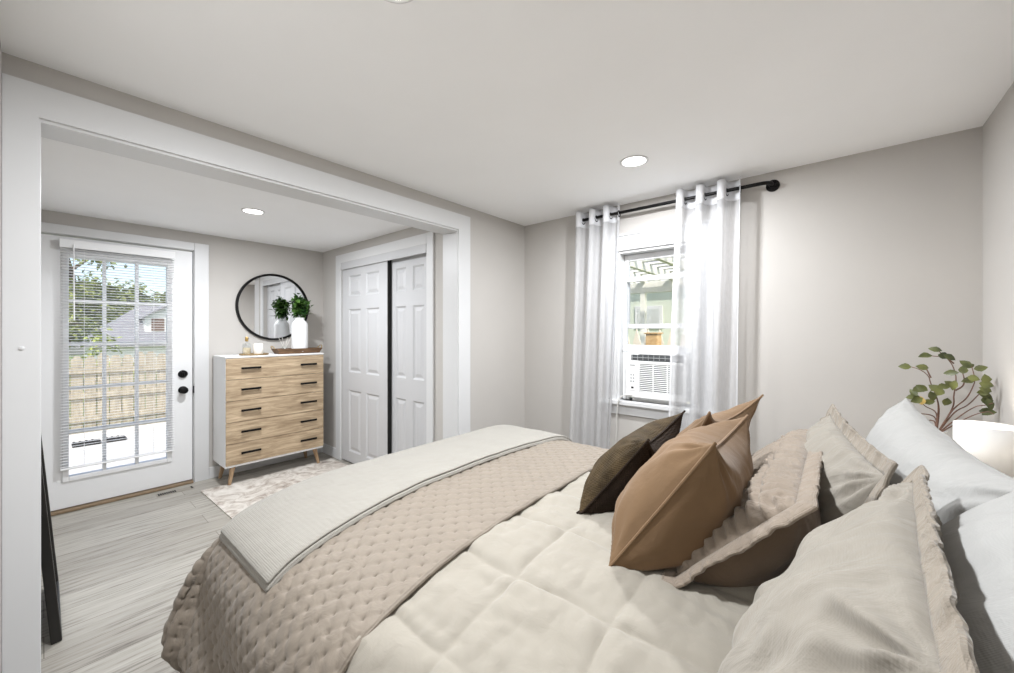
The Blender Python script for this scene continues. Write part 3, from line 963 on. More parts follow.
for sg, yy in ((-1, ty0 + 0.014), (1, ty1 - 0.014)):
    pts = [(-4.195 + 0.04 * math.cos(a), yy + sg * (0.012 + 0.018 * math.sin(a)), ctop + 0.05 + 0.028 * math.sin(a)) for a in np.linspace(0, PI, 14)]
    obj('handle', MB().tube(pts, 0.004, 8), M_GOLD, t, True, 'curled metal handle')
zt2 = ctop + 0.0135
vx, vy = -4.195, 1.685
t = thing('ceramic_vase', 'tall white ceramic vase standing in the wooden tray', 'vase', (vx, vy, zt2))
obj('vase_body', MB().lathe([(0.068, 0), (0.073, 0.006), (0.075, 0.05), (0.075, 0.265), (0.07, 0.29), (0.055, 0.31), (0.044, 0.322), (0.041, 0.34), (0.044, 0.347), (0.038, 0.347), (0.035, 0.32), (0.063, 0.26), (0.063, 0.02), (0.001, 0.015)], (vx, vy, zt2), 40, 'Z', True, False), M_VASE, t, True)

def leaf(b, p, d, up, L, W, curl=0.25, nseg=3):
    d = Vector(d).normalized()
    s = d.cross(Vector(up))
    if s.length < 1e-3:
        s = d.cross(Vector((1, 0, 0)))
    s.normalize()
    n = s.cross(d)
    p = Vector(p)
    vs, fs = [p], []
    prof = [(0.25, 0.75), (0.5, 1.0), (0.78, 0.62)]
    for tt, ww in prof:
        c = p + d * L * tt - n * curl * L * tt * tt
        vs += [c - s * W * ww / 2 + n * W * 0.16 * ww, c - n * 0.0, c + s * W * ww / 2 + n * W * 0.16 * ww]
    vs.append(p + d * L - n * curl * L)
    fs += [(0, 1, 2), (0, 2, 3)]
    for k in range(2):
        a = 1 + 3 * k
        fs += [(a, a + 3, a + 4, a + 1), (a + 1, a + 4, a + 5, a + 2)]
    fs += [(7, 10, 8), (8, 10, 9)]
    b.add(vs, fs)

rnd = random.Random(3)
t = thing('leafy_bouquet', 'bushy green leaf bunch in the white vase on the chest', 'plant', (vx, vy, zt2 + 0.02))
b, bs = MB(), MB()
for k in range(16):
    a, el = rnd.uniform(0, 2 * PI), rnd.uniform(0.0, 0.95)
    tip = Vector((vx + 0.075 * el * math.cos(a), vy + 0.105 * el * math.sin(a), zt2 + 0.44 + 0.13 * (1 - el * el * 0.8) * rnd.uniform(0.6, 1)))
    base = Vector((vx + 0.02 * math.cos(a), vy + 0.02 * math.sin(a), zt2 + 0.22))
    mid = Vector((vx + 0.026 * math.cos(a), vy + 0.026 * math.sin(a), zt2 + 0.36))
    bs.tube([base, mid, tip], 0.0018, 5)
    for q in range(26):
        c = mid.lerp(tip, 0.12 + 0.88 * rnd.random()) + Vector((rnd.gauss(0, 0.014), rnd.gauss(0, 0.016), rnd.gauss(0, 0.012)))
        d = Vector((rnd.gauss(0, 1), rnd.gauss(0, 1), rnd.gauss(0.35, 0.7)))
        leaf(b, c, d, (0, 0, 1), rnd.uniform(0.04, 0.058), rnd.uniform(0.028, 0.04))
obj('stems', bs, M_GREEN, t)
obj('leaves', b, M_GREEN, t, True, fix=False, angle=180)
t = thing('reed_diffuser', 'small clear glass jar with pale reeds in the wooden tray', 'diffuser', (-4.17, 1.535, zt2))
obj('jar', MB().lathe([(0.022, 0), (0.024, 0.003), (0.024, 0.05), (0.014, 0.06), (0.013, 0.07)], (-4.17, 1.535, zt2), 20, 'Z', True, False), M_CLEAR, t, True)
for (dx, dy) in ((-0.02, -0.05), (0.015, -0.03), (-0.01, 0.03), (0.02, 0.05)):
    obj('reed', MB().tube([(-4.17 - dx * 0.2, 1.535 - dy * 0.2, zt2 + 0.006), (-4.17 + dx, 1.535 + dy, zt2 + 0.15)], 0.0016, 6), M_WAX, t)

# ------------------------------------------------------------------ bed
def side_profile(lift=0.0):
    """y-z section across the bed, far side to near side, resting on the mattress"""
    pts = [(2.115, 0.16), (2.11, 0.33), (2.105, 0.50), (2.085, 0.60), (2.03, 0.672), (1.92, 0.71), (1.75, 0.728), (1.45, 0.738), (1.15, 0.738), (0.92, 0.728),
           (0.74, 0.708), (0.60, 0.68), (0.50, 0.648), (0.43, 0.602), (0.388, 0.535), (0.366, 0.44), (0.35, 0.32), (0.338, 0.2), (0.33, 0.1)]
    return pts
def foot_profile():
    """x-drop section from the head to past the foot"""
    return [(0.49, 0.0), (0.0, 0.0), (-0.5, 0.0), (-1.0, 0.0), (-1.3, 0.0), (-1.5, 0.003), (-1.62, 0.013), (-1.672, 0.030), (-1.703, 0.062), (-1.718, 0.12), (-1.726, 0.22), (-1.736, 0.32), (-1.748, 0.42), (-1.755, 0.5)]
SP = spline(side_profile(), 1200)
FP = spline(foot_profile(), 1200)
SP_s = np.concatenate([[0], np.cumsum(np.linalg.norm(np.diff(SP, axis=0), axis=1))])
FP_s = np.concatenate([[0], np.cumsum(np.linalg.norm(np.diff(FP, axis=0), axis=1))])
ZTOP = 0.738
TOPI = int(np.argmax(SP[:, 1]))
def s_of_y(y, near=None):      # arc position on the top part for a given y
    k = np.argsort(SP[:, 0])
    return float(np.interp(y, SP[k, 0], SP_s[k]))
def zbed(x, y):
    k = np.argsort(SP[:, 0])
    z = np.interp(y, SP[k, 0], SP[k, 1])
    kk = np.argsort(FP[:, 0])
    return z - np.interp(x, FP[kk, 0], FP[kk, 1])

def drape(sa, sb, lift, corner=0.02):
    """cloth over the bed: sa along FP (head to foot), sb along SP (far to near); returns points raised by lift along the normal"""
    A, B = np.meshgrid(sa, sb, indexing='ij')
    fx = np.interp(A, FP_s, FP[:, 0]); fd = np.maximum(np.interp(A, FP_s, FP[:, 1]), 0)
    sy = np.interp(B, SP_s, SP[:, 0]); sd_ = np.maximum(ZTOP - np.interp(B, SP_s, SP[:, 1]), 0)
    p = 3.0
    drop = (np.abs(fd) ** p + np.abs(sd_) ** p) ** (1 / p)
    m = 2 * fd * sd_ / (fd + sd_ + 1e-3)
    near = np.where(sy < 1.2, -1.0, 1.0)
    phi = sd_ / (fd + sd_ + 1e-3)
    both = np.clip(np.minimum(fd, sd_) / 0.10, 0, 1)
    fold = np.exp(-((phi - 0.46) / 0.10) ** 2) - 1.3 * np.exp(-((phi - 0.66) / 0.07) ** 2)
    amt = corner * m + 0.06 * both * fold * np.clip(drop / 0.4, 0, 1)
    x = fx - amt * 0.6
    y = sy + near * amt * 1.1
    P = np.stack([x, y, ZTOP - drop], -1)
    n = grid_normals(P)
    return P + n * lift, n, fd, sd_

def grid_normals(P):
    du = np.gradient(P, axis=0)
    dv = np.gradient(P, axis=1)
    n = np.cross(du, dv)
    n /= np.linalg.norm(n, axis=-1, keepdims=True) + 1e-9
    if n[..., 2].mean() < 0:
        n = -n
    return n

BEDY0, BEDY1 = 0.395, 2.06
t = thing('bed', 'queen bed base and mattress under the bedding', 'bed', (-0.57, 1.22, 0))
obj('bed_base', MB().box((-1.64, BEDY0 + 0.02, 0.19), (0.46, BEDY1 - 0.02, 0.36), 0.02), M_BEDBASE, t)
obj('mattress', MB().box((-1.64, BEDY0 + 0.02, 0.361), (0.46, BEDY1 - 0.02, 0.60), 0.06), M_MATTRESS, t, True)
for lx in (-1.54, 0.36):
    for ly in (BEDY0 + 0.12, BEDY1 - 0.12):
        obj('leg', MB().tube([(lx, ly, 0.0), (lx, ly, 0.19)], [0.022, 0.03], 14), M_LEG, t, True)

# comforter with boxed stitching
sa = np.linspace(np.interp(-0.40, -FP[:, 0], FP_s), np.interp(0.24, FP[:, 1], FP_s), 330)
sb = np.linspace(0.10, SP_s[-1] - 0.22, 360)
P, n, fd, sd_ = drape(sa, sb, 0.0)
hx = np.full(P.shape[:2], 0.0)
def groove(v, c, wd):
    return np.exp(-((v - c) / wd) ** 2)
g = np.zeros_like(hx)
wob = 0.012 * smooth_noise(P, 7, 3.1)
for cx_ in (-1.42, -1.16, -0.9, -0.645, -0.38, -0.12, 0.14):
    g = np.maximum(g, groove(P[..., 0] + wob, cx_, 0.016))
arcB = np.broadcast_to(sb[None, :], hx.shape)
for yv in (0.55, 0.80, 1.05, 1.30, 1.55, 1.80):
    g = np.maximum(g, groove(arcB + wob, s_of_y(yv), 0.016))
for d_ in (-0.52, -0.26):
    g = np.maximum(g, groove(arcB + wob, s_of_y(0.55) + 0.25 - d_ - 0.25, 0.016))
wr = smooth_noise(P * np.array([1.0, 1.6, 1.0]), 5.5, 1.7) * 0.014 + smooth_noise(P * np.array([1.8, 0.7, 1.0]), 14, 5.2) * 0.0045
wr += np.abs(smooth_noise(P * np.array([1.3, 0.55, 1.0]), 17, 9.2)) * 0.007
wr += (0.5 - np.abs(smooth_noise(P * np.array([0.55, 1.5, 1.0]), 13, 2.9))) * 0.007
wr += smooth_noise(P, 38, 6.6) * 0.0014
calm = np.clip(1 - (fd + sd_ - 0.10) / 0.06, 0, 1) * np.clip((P[..., 0] + 0.95) / 0.1, 0.25, 1)
P = P + n * ((-0.0075 * g + wr * (1 - 0.6 * g)) * calm - 0.005 - 0.006 * (1 - calm))[..., None]
o = obj('comforter', MB().grid(P), M_DUVET, None, True, fix=False, angle=180)
sdm = o.modifiers.new('thickness', 'SOLIDIFY'); sdm.thickness = 0.012; sdm.offset = -1 
tag(o, 'oat coloured box-stitched comforter spread over the bed', 'comforter')

# taupe quilt across the foot, hanging down at the near corner
a0 = float(np.interp(0.835, -FP[:, 0], FP_s))
a1 = float(np.interp(0.38, FP[:, 1], FP_s))
b0 = 0.03
b1 = float(np.interp(-0.225, -SP[TOPI:, 1], SP_s[TOPI:]))
sa = np.linspace(a0, a1, 230)
sb = np.linspace(b0, b1, 440)
P, n, fd, sd_ = drape(sa, sb, 0.014)
A, B = np.meshgrid(sa, sb, indexing='ij')
pt = 0.042
uu, vv = (A + B) / (pt * 1.414), (A - B) / (pt * 1.414)
dim = np.exp(-(((uu - np.round(uu)) ** 2 + (vv - np.round(vv)) ** 2) / 0.022))
ridge = np.minimum(np.abs(np.sin(PI * uu)), np.abs(np.sin(PI * vv)))
hang = np.clip((fd + sd_ - 0.1) / 0.35, 0, 1)
wrk = (smooth_noise(P * np.array([1, 1, 1]), 45, 8.8) * 0.0016) + smooth_noise(P, 6, 2.2) * 0.005 + smooth_noise(P, 22, 4.4) * 0.0035 * (0.5 + 1.5 * hang)
edge = np.minimum(np.minimum(A - a0, a1 - A), np.minimum(B - b0, b1 - B))
puff = np.clip(edge / 0.02, 0, 1)
h_ = (0.0022 * ridge ** 0.7 - 0.011 * dim) * puff + wrk
wave = 0.022 * hang * np.sin(11 * B + 5 * A) * (sd_ > fd) 
P = P + n * (h_ + wave)[..., None]
o = obj('quilt', MB().grid(P), M_QUILT, None, True, fix=False, angle=180)
sdm = o.modifiers.new('thickness', 'SOLIDIFY'); sdm.thickness = 0.008; sdm.offset = -1
tag(o, 'taupe tufted quilt laid across the foot of the bed', 'quilt')
ed = []
for line in (P[0], P[:, -1][::1], P[-1][::-1]):
    ed.append(line)
bnd = obj('binding', MB().tube(P[0][::3] + n[0][::3] * 0.001, 0.0065, 8), M_QUILT, o, True)
obj('binding', MB().tube(P[:, -1][::3], 0.006, 8), M_QUILT, o, True)
obj('binding', MB().tube(P[-1][::3], 0.006, 8), M_QUILT, o, True)

# ivory throw folded across the foot
a0 = float(np.interp(1.235, -FP[:, 0], FP_s))
a1 = float(np.interp(0.085, FP[:, 1], FP_s))
b0 = s_of_y(2.085)
b1 = s_of_y(0.43)
def throw_layer(lift, da, db, name, parent=None):
    sa = np.linspace(a0 + da, a1 - da * 0.5, 120)
    sb = np.linspace(b0 + 0.0, b1 - db, 330)
    P, n, fd, sd_ = drape(sa, sb, lift)
    A, B = np.meshgrid(sa, sb, indexing='ij')
    w_ = smooth_noise(P, 5, 7.7) * 0.004 + smooth_noise(P, 16, 1.1) * 0.0015
    waf = np.maximum(np.abs(np.sin(PI * A / 0.011)), np.abs(np.sin(PI * B / 0.011)))
    e = np.minimum(np.minimum(A - sa[0], sa[-1] - A), np.minimum(B - sb[0], sb[-1] - B))
    P[..., 0] += 0.008 * np.sin(6 * B + 1) * np.clip((A - a0) < 0.1, 0, 1) * 0
    P = P + n * (w_ - 0.004 * np.exp(-e / 0.006))[..., None]
    o = obj(name, MB().grid(P), M_THROW, parent, True, fix=False, angle=180)
    m = o.modifiers.new('thickness', 'SOLIDIFY'); m.thickness = 0.008; m.offset = -1
    return o, P, n
o, P, n = throw_layer(0.041, 0.006, 0.012, 'throw_blanket')
tag(o, 'ivory waffle-knit throw folded across the foot of the bed', 'throw')
o2, P2, n2 = throw_layer(0.031, 0.0, 0.0, 'lower_fold', o)
obj('hem', MB().tube(P2[0][::3], 0.006, 8), M_THROW, o, True)
obj('hem', MB().tube(P2[:, -1][::2], 0.006, 8), M_THROW, o, True)

# ------------------------------------------------------------------ pillows
def pillow(name, label, cat, base, lean, yaw, W, Hh, T, m_front, m_back=None, group=None, pinch=0.09, ear=0.0, sag=0.0, wrinkle=0.008, wscale=9,
           seed=0.0, piping=None, flange=0.0, fl_mat=None, ruche=0.0, clampz=True, front_name='front', droop=0.0, power=2.4, roll=0.0, nres=72, slump=0.0, tb=1.0, fl_wave=1.0, fl_back=0.0):
    """stuffed cushion: local x = width, y = height, z = out of the front face. base = centre of the bottom edge."""
    ca, sa_ = math.cos(lean), math.sin(lean)
    R = Matrix(((0, sa_, -ca), (-1, 0, 0), (0, ca, sa_))).to_4x4()
    M = Matrix.Translation(base) @ Matrix.Rotation(yaw, 4, 'Z') @ R @ Matrix.Rotation(roll, 4, 'Z')
    Ma = np.array(M)
    n = nres
    u = np.sin(np.linspace(-PI / 2, PI / 2, n)) * 0.6 + np.linspace(-1, 1, n) * 0.4
    U, V = np.meshgrid(u, u, indexing='ij')
    def outline(U, V, grow=0.0):
        x = W / 2 * U * (1 - pinch * (1 - V ** 2) * U ** 2 * 1.0) * (1 + ear * (U * V) ** 6)
        y = Hh / 2 * V * (1 - pinch * (1 - U ** 2) * V ** 2) * (1 + ear * (U * V) ** 6)
        return x, y
    X, Y = outline(U, V)
    fullness = np.clip((1 - np.abs(U) ** power) * (1 - np.abs(V) ** power), 0, 1) ** 0.5
    # heavier filling at the bottom
    fullness = fullness * (1 - 0.18 * V)
    def place(X, Y, Z, U, V):
        Yt = Y + Hh / 2
        Yt = Yt - sag * np.clip((V + 0.2) / 1.2, 0, 1) ** 2 * (1 - U ** 2)
        # top flops over backwards
        Zt = Z - droop * np.clip((V - 0.2) / 0.8, 0, 1) ** 2
        Yt = Yt - droop * 0.25 * np.clip((V - 0.2) / 0.8, 0, 1) ** 2
        # whole side slumps
        Yt = Yt - slump * np.clip(-U, 0, 1) * np.clip((V + 1) / 2, 0, 1)
        L = np.stack([X, Yt, Zt, np.ones_like(X)], -1)
        Wd = L @ Ma.T
        Wd = Wd[..., :3]
        return Wd
    def creases(U, V, side):
        Q = np.stack([U * W / 2, V * Hh / 2, np.full_like(U, side * 3.0)], -1)
        nz = smooth_noise(Q, wscale, seed + side) * wrinkle
        nz += smooth_noise(Q * np.array([2.2, 0.6, 1]), wscale * 1.5, seed + 5 + side) * wrinkle * 0.55
        # creases running out of the corners
        for sx in (-1, 1):
            for sy in (-1, 1):
                ang = np.arctan2((V - sy) * Hh, (U - sx) * W)
                d = np.hypot((U - sx) * W / 2, (V - sy) * Hh / 2)
                nz += wrinkle * 0.9 * np.sin(ang * 13 + seed + sx * 2 + sy) * np.exp(-d / 0.11) * np.clip(d / 0.03, 0, 1)
        return nz
    def clamp(P):
        if not clampz:
            return P
        zb = zbed(P[..., 0], P[..., 1]) + 0.006
        P[..., 2] = np.where(P[..., 2] < zb, zb + 0.0 * P[..., 2], P[..., 2])
        return P
    env = np.clip(fullness * 3, 0, 1)
    t = thing(name, label, cat, base, group)
    res = {}
    for side, part, m in ((1, front_name, m_front), (-1, 'back', m_back or m_front)):
        Z = side * T * (tb if side < 0 else 1.0) * fullness
        Z = Z + side * creases(U, V, side) * env
        if ruche and side == 1:
            bx = 1 - np.abs(U)
            by = 1 - np.abs(V)
            along = np.where(bx * W < by * Hh, V * Hh / 2, U * W / 2)
            rr = np.sin(along * 2 * PI / 0.036 + 2.2 * smooth_noise(np.stack([U * W, V * Hh, U * 0], -1), 11, seed)) * ruche
            Z = Z + rr * env
            dedge = np.minimum(bx * W / 2, by * Hh / 2)
            Z = Z - 0.012 * np.exp(-((dedge - 0.075) / 0.008) ** 2) + 0.006 * np.exp(-((dedge - 0.05) / 0.02) ** 2)
        P = clamp(place(X, Y, Z, U, V))
        obj(part, MB().grid(P), m, t, True, fix=True, angle=180)
        res[side] = P
    # perimeter loop
    k = np.linspace(-1, 1, 60)
    per = np.concatenate([np.stack([k, -np.ones(60)], 1), np.stack([np.ones(60), k], 1)[1:], np.stack([-k, np.ones(60)], 1)[1:], np.stack([-np.ones(60), -k], 1)[1:-1]])
    px, py = outline(per[:, 0], per[:, 1])
    if piping:
        C = clamp(place(px, py, np.zeros(len(px)), per[:, 0], per[:, 1]))
        obj('piping', MB().tube(C, 0.0042, 7, False, True), piping, t, True)
    if flange:
        rows = []
        kk = np.linspace(-1, 1, 150)
        on = np.ones(150)
        pf = np.concatenate([np.stack([kk, -on], 1), np.stack([on, kk], 1)[1:], np.stack([-kk, on], 1)[1:], np.stack([-on, -kk], 1)[1:-1]])
        fx_, fy_ = outline(pf[:, 0], pf[:, 1])
        cor = np.clip((np.abs(pf) - 0.90) / 0.10, 0, 1)
        full = np.abs(pf) > 0.9999
        nrm = np.sign(pf) * np.where(full, 1.0, cor ** 2)
        arc = np.concatenate([[0], np.cumsum(np.hypot(np.diff(fx_), np.diff(fy_)))])
        w1 = np.array([noise.noise(Vector((q * 22, seed, 0.0))) for q in arc])
        w2 = np.array([noise.noise(Vector((q * 48, seed + 9, 0.0))) for q in arc])
        taper = np.clip(np.minimum(arc, arc[-1] - arc) / 0.03, 0, 1)
        for q, d in enumerate(np.linspace(0, flange, 7)):
            e = q / 6
            wv = (0.016 * w1 + 0.008 * w2) * e * taper * fl_wave
            xx = fx_ + nrm[:, 0] * d * (1 + 0.25 * w2 * e)
            yy = fy_ + nrm[:, 1] * d * (1 + 0.25 * w1 * e)
            rows.append(clamp(place(xx, yy, wv + 0.002 - fl_back * e * e, pf[:, 0], pf[:, 1])))
        G = np.stack(rows, 0)
        G = np.concatenate([G, G[:, :1]], 1)
        o = obj('flange', MB().grid(G), fl_mat or m_front, t, True, fix=False, angle=180)
        s_ = o.modifiers.new('thickness', 'SOLIDIFY'); s_.thickness = 0.006; s_.offset = 0
        obj('flange_hem', MB().tube(rows[-1], 0.0045, 7, False, True), fl_mat or m_front, o, True)
    return t

R = math.radians
# white sleeping pillows against the wall
pillow('sleeping_pillow', 'white sleeping pillow nearest the camera at the right edge of the bed', 'pillow', (0.03, 0.60, 0.785), R(39), R(0), 0.94, 0.50, 0.12, M_PILLOW, group='white sleeping pillows', pinch=0.05, wrinkle=0.012, wscale=8, seed=1.3, power=3)
pillow('sleeping_pillow', 'white sleeping pillow with pointed corner in front of the bedside plant', 'pillow', (0.095, 1.405, 0.755), R(17), R(4), 0.97, 0.385, 0.10, M_PILLOW, group='white sleeping pillows', pinch=0.06, ear=0.05, wrinkle=0.012, wscale=8, seed=3.6, sag=0.02, power=3)
# flax linen shams
pillow('linen_sham', 'large flax linen sham with ruffled flange, nearest the camera', 'pillow', (-0.095, 0.74, 0.74), R(27), R(-4), 0.55, 0.395, 0.08, M_SHAM, group='flax linen shams', pinch=0.03, wrinkle=0.017, wscale=11, seed=2.1, flange=0.024, fl_mat=M_SHAME, power=3.0, tb=1.2, fl_wave=0.6)
pillow('linen_sham', 'flax linen sham standing beyond the nearer one, beside the ruched pillow', 'pillow', (-0.10, 1.47, 0.745), R(22), R(8), 0.70, 0.335, 0.075, M_SHAM, group='flax linen shams', pinch=0.05, wrinkle=0.015, wscale=10, seed=8.4, flange=0.03, fl_mat=M_SHAME, ear=0.03)
# ruched long pillow with taupe back
pillow('ruched_pillow', 'long cream ruched pillow with smooth taupe back', 'pillow', (-0.315, 1.46, 0.735), R(44), R(0), 0.86, 0.355, 0.06, M_RUFF, M_TAUPE, pinch=0.02, wrinkle=0.005, wscale=14, seed=4.2, ruche=0.0075, flange=0.035, fl_mat=M_RUFF, front_name='ruched_front', power=4.5, tb=2.3, fl_wave=0.6, fl_back=0.01)
# camel velvet cushions
pillow('velvet_cushion', 'nearer camel velvet cushion with piped edge', 'cushion', (-0.465, 1.21, 0.735), R(34), R(0), 0.48, 0.425, 0.11, M_TAN, group='camel velvet cushions', pinch=0.09, ear=0.05, wrinkle=0.011, seed=5.5, piping=M_TANPIPE, sag=0.03, power=2.8, tb=1.35, roll=R(3))
pillow('velvet_cushion', 'farther camel velvet cushion with upright pointed corner by the curtain', 'cushion', (-0.505, 1.69, 0.735), R(32), R(-9), 0.48, 0.41, 0.085, M_TAN, group='camel velvet cushions', pinch=0.10, ear=0.08, wrinkle=0.007, seed=7.1, piping=M_TANPIPE, sag=0.05)
# dark lumbar
pillow('lumbar_cushion', 'dark bronze woven lumbar cushion at the front of the pillows', 'cushion', (-0.695, 1.43, 0.735), R(38), R(5), 0.50, 0.365, 0.085, M_DARK, M_DARKB, pinch=0.09, ear=0.05, wrinkle=0.006, seed=6.3, piping=M_DARKB, sag=0.05, power=2.8, tb=1.2)

# ------------------------------------------------------------------ nightstand, lamp, plant
t = thing('nightstand', 'small nightstand in the corner behind the pillows', 'nightstand', (0.29, 2.47, 0))
obj('top', MB().box((0.07, 2.17, 0.60), (0.505, 2.78, 0.62), 0.004), M_STAND, t)
obj('body', MB().box((0.085, 2.185, 0.36), (0.50, 2.765, 0.60), 0.003), M_WHITE, t)
dr = obj('drawer', MB().box((0.07, 2.195, 0.37), (0.085, 2.755, 0.59), 0.002), M_STAND, t)
obj('handle', MB().box((0.05, 2.40, 0.475), (0.07, 2.55, 0.485), 0.003), M_BLACK, dr)
for lx in (0.11, 0.475):
    for ly in (2.21, 2.74):
        obj('leg', MB().tube([(lx, ly, 0), (lx, ly, 0.36)], [0.013, 0.02], 12), M_LEG, t, True)

def shade_mat():
    m, nt, b_ = new_mat('lamp_shade_linen')
    nt.nodes.remove(b_)
    d = N(nt, 'ShaderNodeBsdfDiffuse'); d.inputs[0].default_value = (0.86, 0.85, 0.83, 1)
    tl = N(nt, 'ShaderNodeBsdfTranslucent'); tl.inputs[0].default_value = (0.8, 0.77, 0.72, 1)
    mx = N(nt, 'ShaderNodeMixShader'); mx.inputs[0].default_value = 0.12
    nt.links.new(d.outputs[0], mx.inputs[1]); nt.links.new(tl.outputs[0], mx.inputs[2])
    nt.links.new(mx.outputs[0], nt.nodes['Material Output'].inputs[0])
    return m
M_SHADE = shade_mat()
lx, ly = 0.424, 2.31
t = thing('table_lamp', 'lit table lamp with white drum shade beside the bed corner', 'lamp', (lx, ly, 0.62))
obj('base', MB().lathe([(0.05, 0), (0.052, 0.008), (0.03, 0.02), (0.04, 0.06), (0.045, 0.1), (0.02, 0.15), (0.01, 0.165), (0.01, 0.2)], (lx, ly, 0.62), 24), M_VASE, t, True)
sh = obj('lamp_shade', MB().lathe([(0.084, 0.19), (0.084, 0.385)], (lx, ly, 0.62), 40, 'Z', False, False), M_SHADE, t, True)
s_ = sh.modifiers.new('thickness', 'SOLIDIFY'); s_.thickness = 0.002
bulb = obj('bulb', MB().lathe([(0.012, 0.2), (0.024, 0.235), (0.026, 0.255), (0.018, 0.275), (0.001, 0.282)], (lx, ly, 0.62), 16), emit_mat('bulb_glow', (1, 0.93, 0.84), 5.0), t, True)
ld = bpy.data.lights.new('bulb_light', 'POINT')
ld.energy = LAMP_W
ld.color = (1.0, 0.93, 0.85)
ld.shadow_soft_size = 0.03
lo = bpy.data.objects.new('bulb_light', ld); COL.objects.link(lo)
lo.parent = t
lo.location = (0, 0, 0.31)

# branch plant: stems fan out of a vase in the corner
vx2, vy2, vz2 = 0.335, 2.62, 0.62
t = thing('flower_vase', 'round vase holding leafy branches behind the pillows', 'vase', (vx2, vy2, vz2))
obj('vase_body', MB().lathe([(0.035, 0), (0.06, 0.03), (0.075, 0.1), (0.065, 0.18), (0.035, 0.235), (0.028, 0.27), (0.034, 0.29), (0.028, 0.29), (0.022, 0.26), (0.05, 0.18), (0.06, 0.1), (0.03, 0.02)], (vx2, vy2, vz2), 30, 'Z', True, False), M_VASE, t, True)
t = thing('leafy_branches', 'thin twigs with sparse dark green leaves in the bedside corner', 'plant', (vx2, vy2, vz2 + 0.03))
mouth = Vector((vx2, vy2, vz2 + 0.27))
def bp(a, z, d=0.0):          # x along the wall, height, depth towards the window wall
    return Vector((a, vy2 + d, z))
def zz_(px, py):              # sketch units (864x673 crop) -> metres on the fan of twigs
    return 0.0781 + 6.482e-4 * px - 1.123e-7 * px * px, 1.3659 - 8.808e-4 * py + 1.639e-7 * px * py
twigs = [
    ([(520, 440), (530, 370), (545, 280), (530, 210), (500, 165), (450, 120), (420, 108)], 0.05),
    ([(530, 190), (480, 152), (440, 150), (370, 145)], 0.04),
    ([(515, 450), (590, 380), (625, 310), (630, 270), (610, 200)], -0.05),
    ([(535, 340), (575, 315), (585, 280), (570, 225)], 0.0),
    ([(525, 465), (600, 420), (660, 360), (690, 330), (685, 270)], -0.03),
    ([(560, 478), (640, 425), (690, 415), (725, 400)], -0.06),
    ([(600, 485), (690, 450), (720, 458)], -0.08),
    ([(440, 440), (432, 380), (425, 330)], 0.02),
    ([(445, 430), (402, 300), (390, 260), (340, 225), (245, 200)], 0.07),
    ([(402, 270), (375, 215), (345, 205)], 0.06),
    ([(430, 470), (370, 430), (320, 380)], 0.03),
    ([(420, 490), (300, 470), (240, 450), (180, 475)], 0.06),
    ([(410, 510), (260, 560), (170, 570), (110, 590)], 0.08),
]
rnd = random.Random(11)
for pts, dep in twigs:
    w3 = []
    if pts[0][1] > 425:
        w3.append(mouth)
    for i, (a, c) in enumerate(pts):
        x_, z_ = zz_(a, c)
        w3.append(bp(x_, z_, dep * (i + 1) / len(pts)))
    if len(w3) > 2:
        w3 = spline(w3, 24)
    obj('twig', MB().tube(w3, list(np.linspace(0.0034, 0.0016, len(w3))), 6), M_TWIG, t, True)
leaves = [(245, 200, -1, .1), (345, 205, -1, .2), (360, 140, -1, 0), (420, 108, -1, .3), (470, 145, 1, -.2), (495, 150, 1, -.5), (495, 235, -1, -.1), (565, 220, 0, 1), (595, 190, -1, 1), (610, 200, 1, .6), (655, 210, 1, .3), (620, 265, 1, -.2), (610, 280, -1, -.4), (685, 270, 0, 1), (690, 300, 1, -.2),
          (690, 330, -1, .5), (700, 365, 1, -.5), (680, 345, -1, -.3), (730, 395, 0, 1), (730, 410, .3, -1), (720, 458, 1, .1), (715, 462, -.4, -.6), (515, 305, -.3, -1), (500, 300, -1, .6), (480, 400, -.2, -1), (345, 325, -1, .5), (330, 330, 1, .5), (300, 375, -1, 0), (310, 385, -1, -.6),
          (425, 325, 1, .6), (410, 320, -1, .7), (460, 310, 1, .3), (405, 370, .3, -1), (435, 340, -.4, -1), (180, 475, -1, .3), (195, 480, 1, -.5), (240, 450, .3, 1), (125, 590, 1, .0), (110, 590, -1, .1), (170, 570, .6, .4), (300, 350, -.6, .8), (380, 400, -1, -.2)]
for i, (a, c, dx, dz_) in enumerate(leaves):
    x_, z_ = zz_(a, c)
    b = MB()
    dv = Vector((dx, rnd.uniform(-.5, .3), dz_)).normalized()
    L_ = rnd.uniform(0.036, 0.05)
    p_ = Vector((min(x_, XR - 0.035), vy2 - rnd.uniform(0.0, 0.06), z_)) - dv * L_ * 0.5
    leaf(b, p_, dv, (rnd.uniform(-.5, .5), -1, rnd.uniform(0, .9)), L_, rnd.uniform(0.026, 0.036), 0.25)
    obj('leaf', b, M_LEAF, t, True, fix=False, angle=180)
b = MB()
x_, z_ = zz_(345, 395)
leaf(b, (x_, vy2 - 0.01, z_ - 0.02), (-.1, -.2, 1), (0, -1, 0.2), 0.042, 0.03, 0.1)
obj('leaf', b, M_LEAFY, t, True, 'yellowed leaf', fix=False, angle=180)

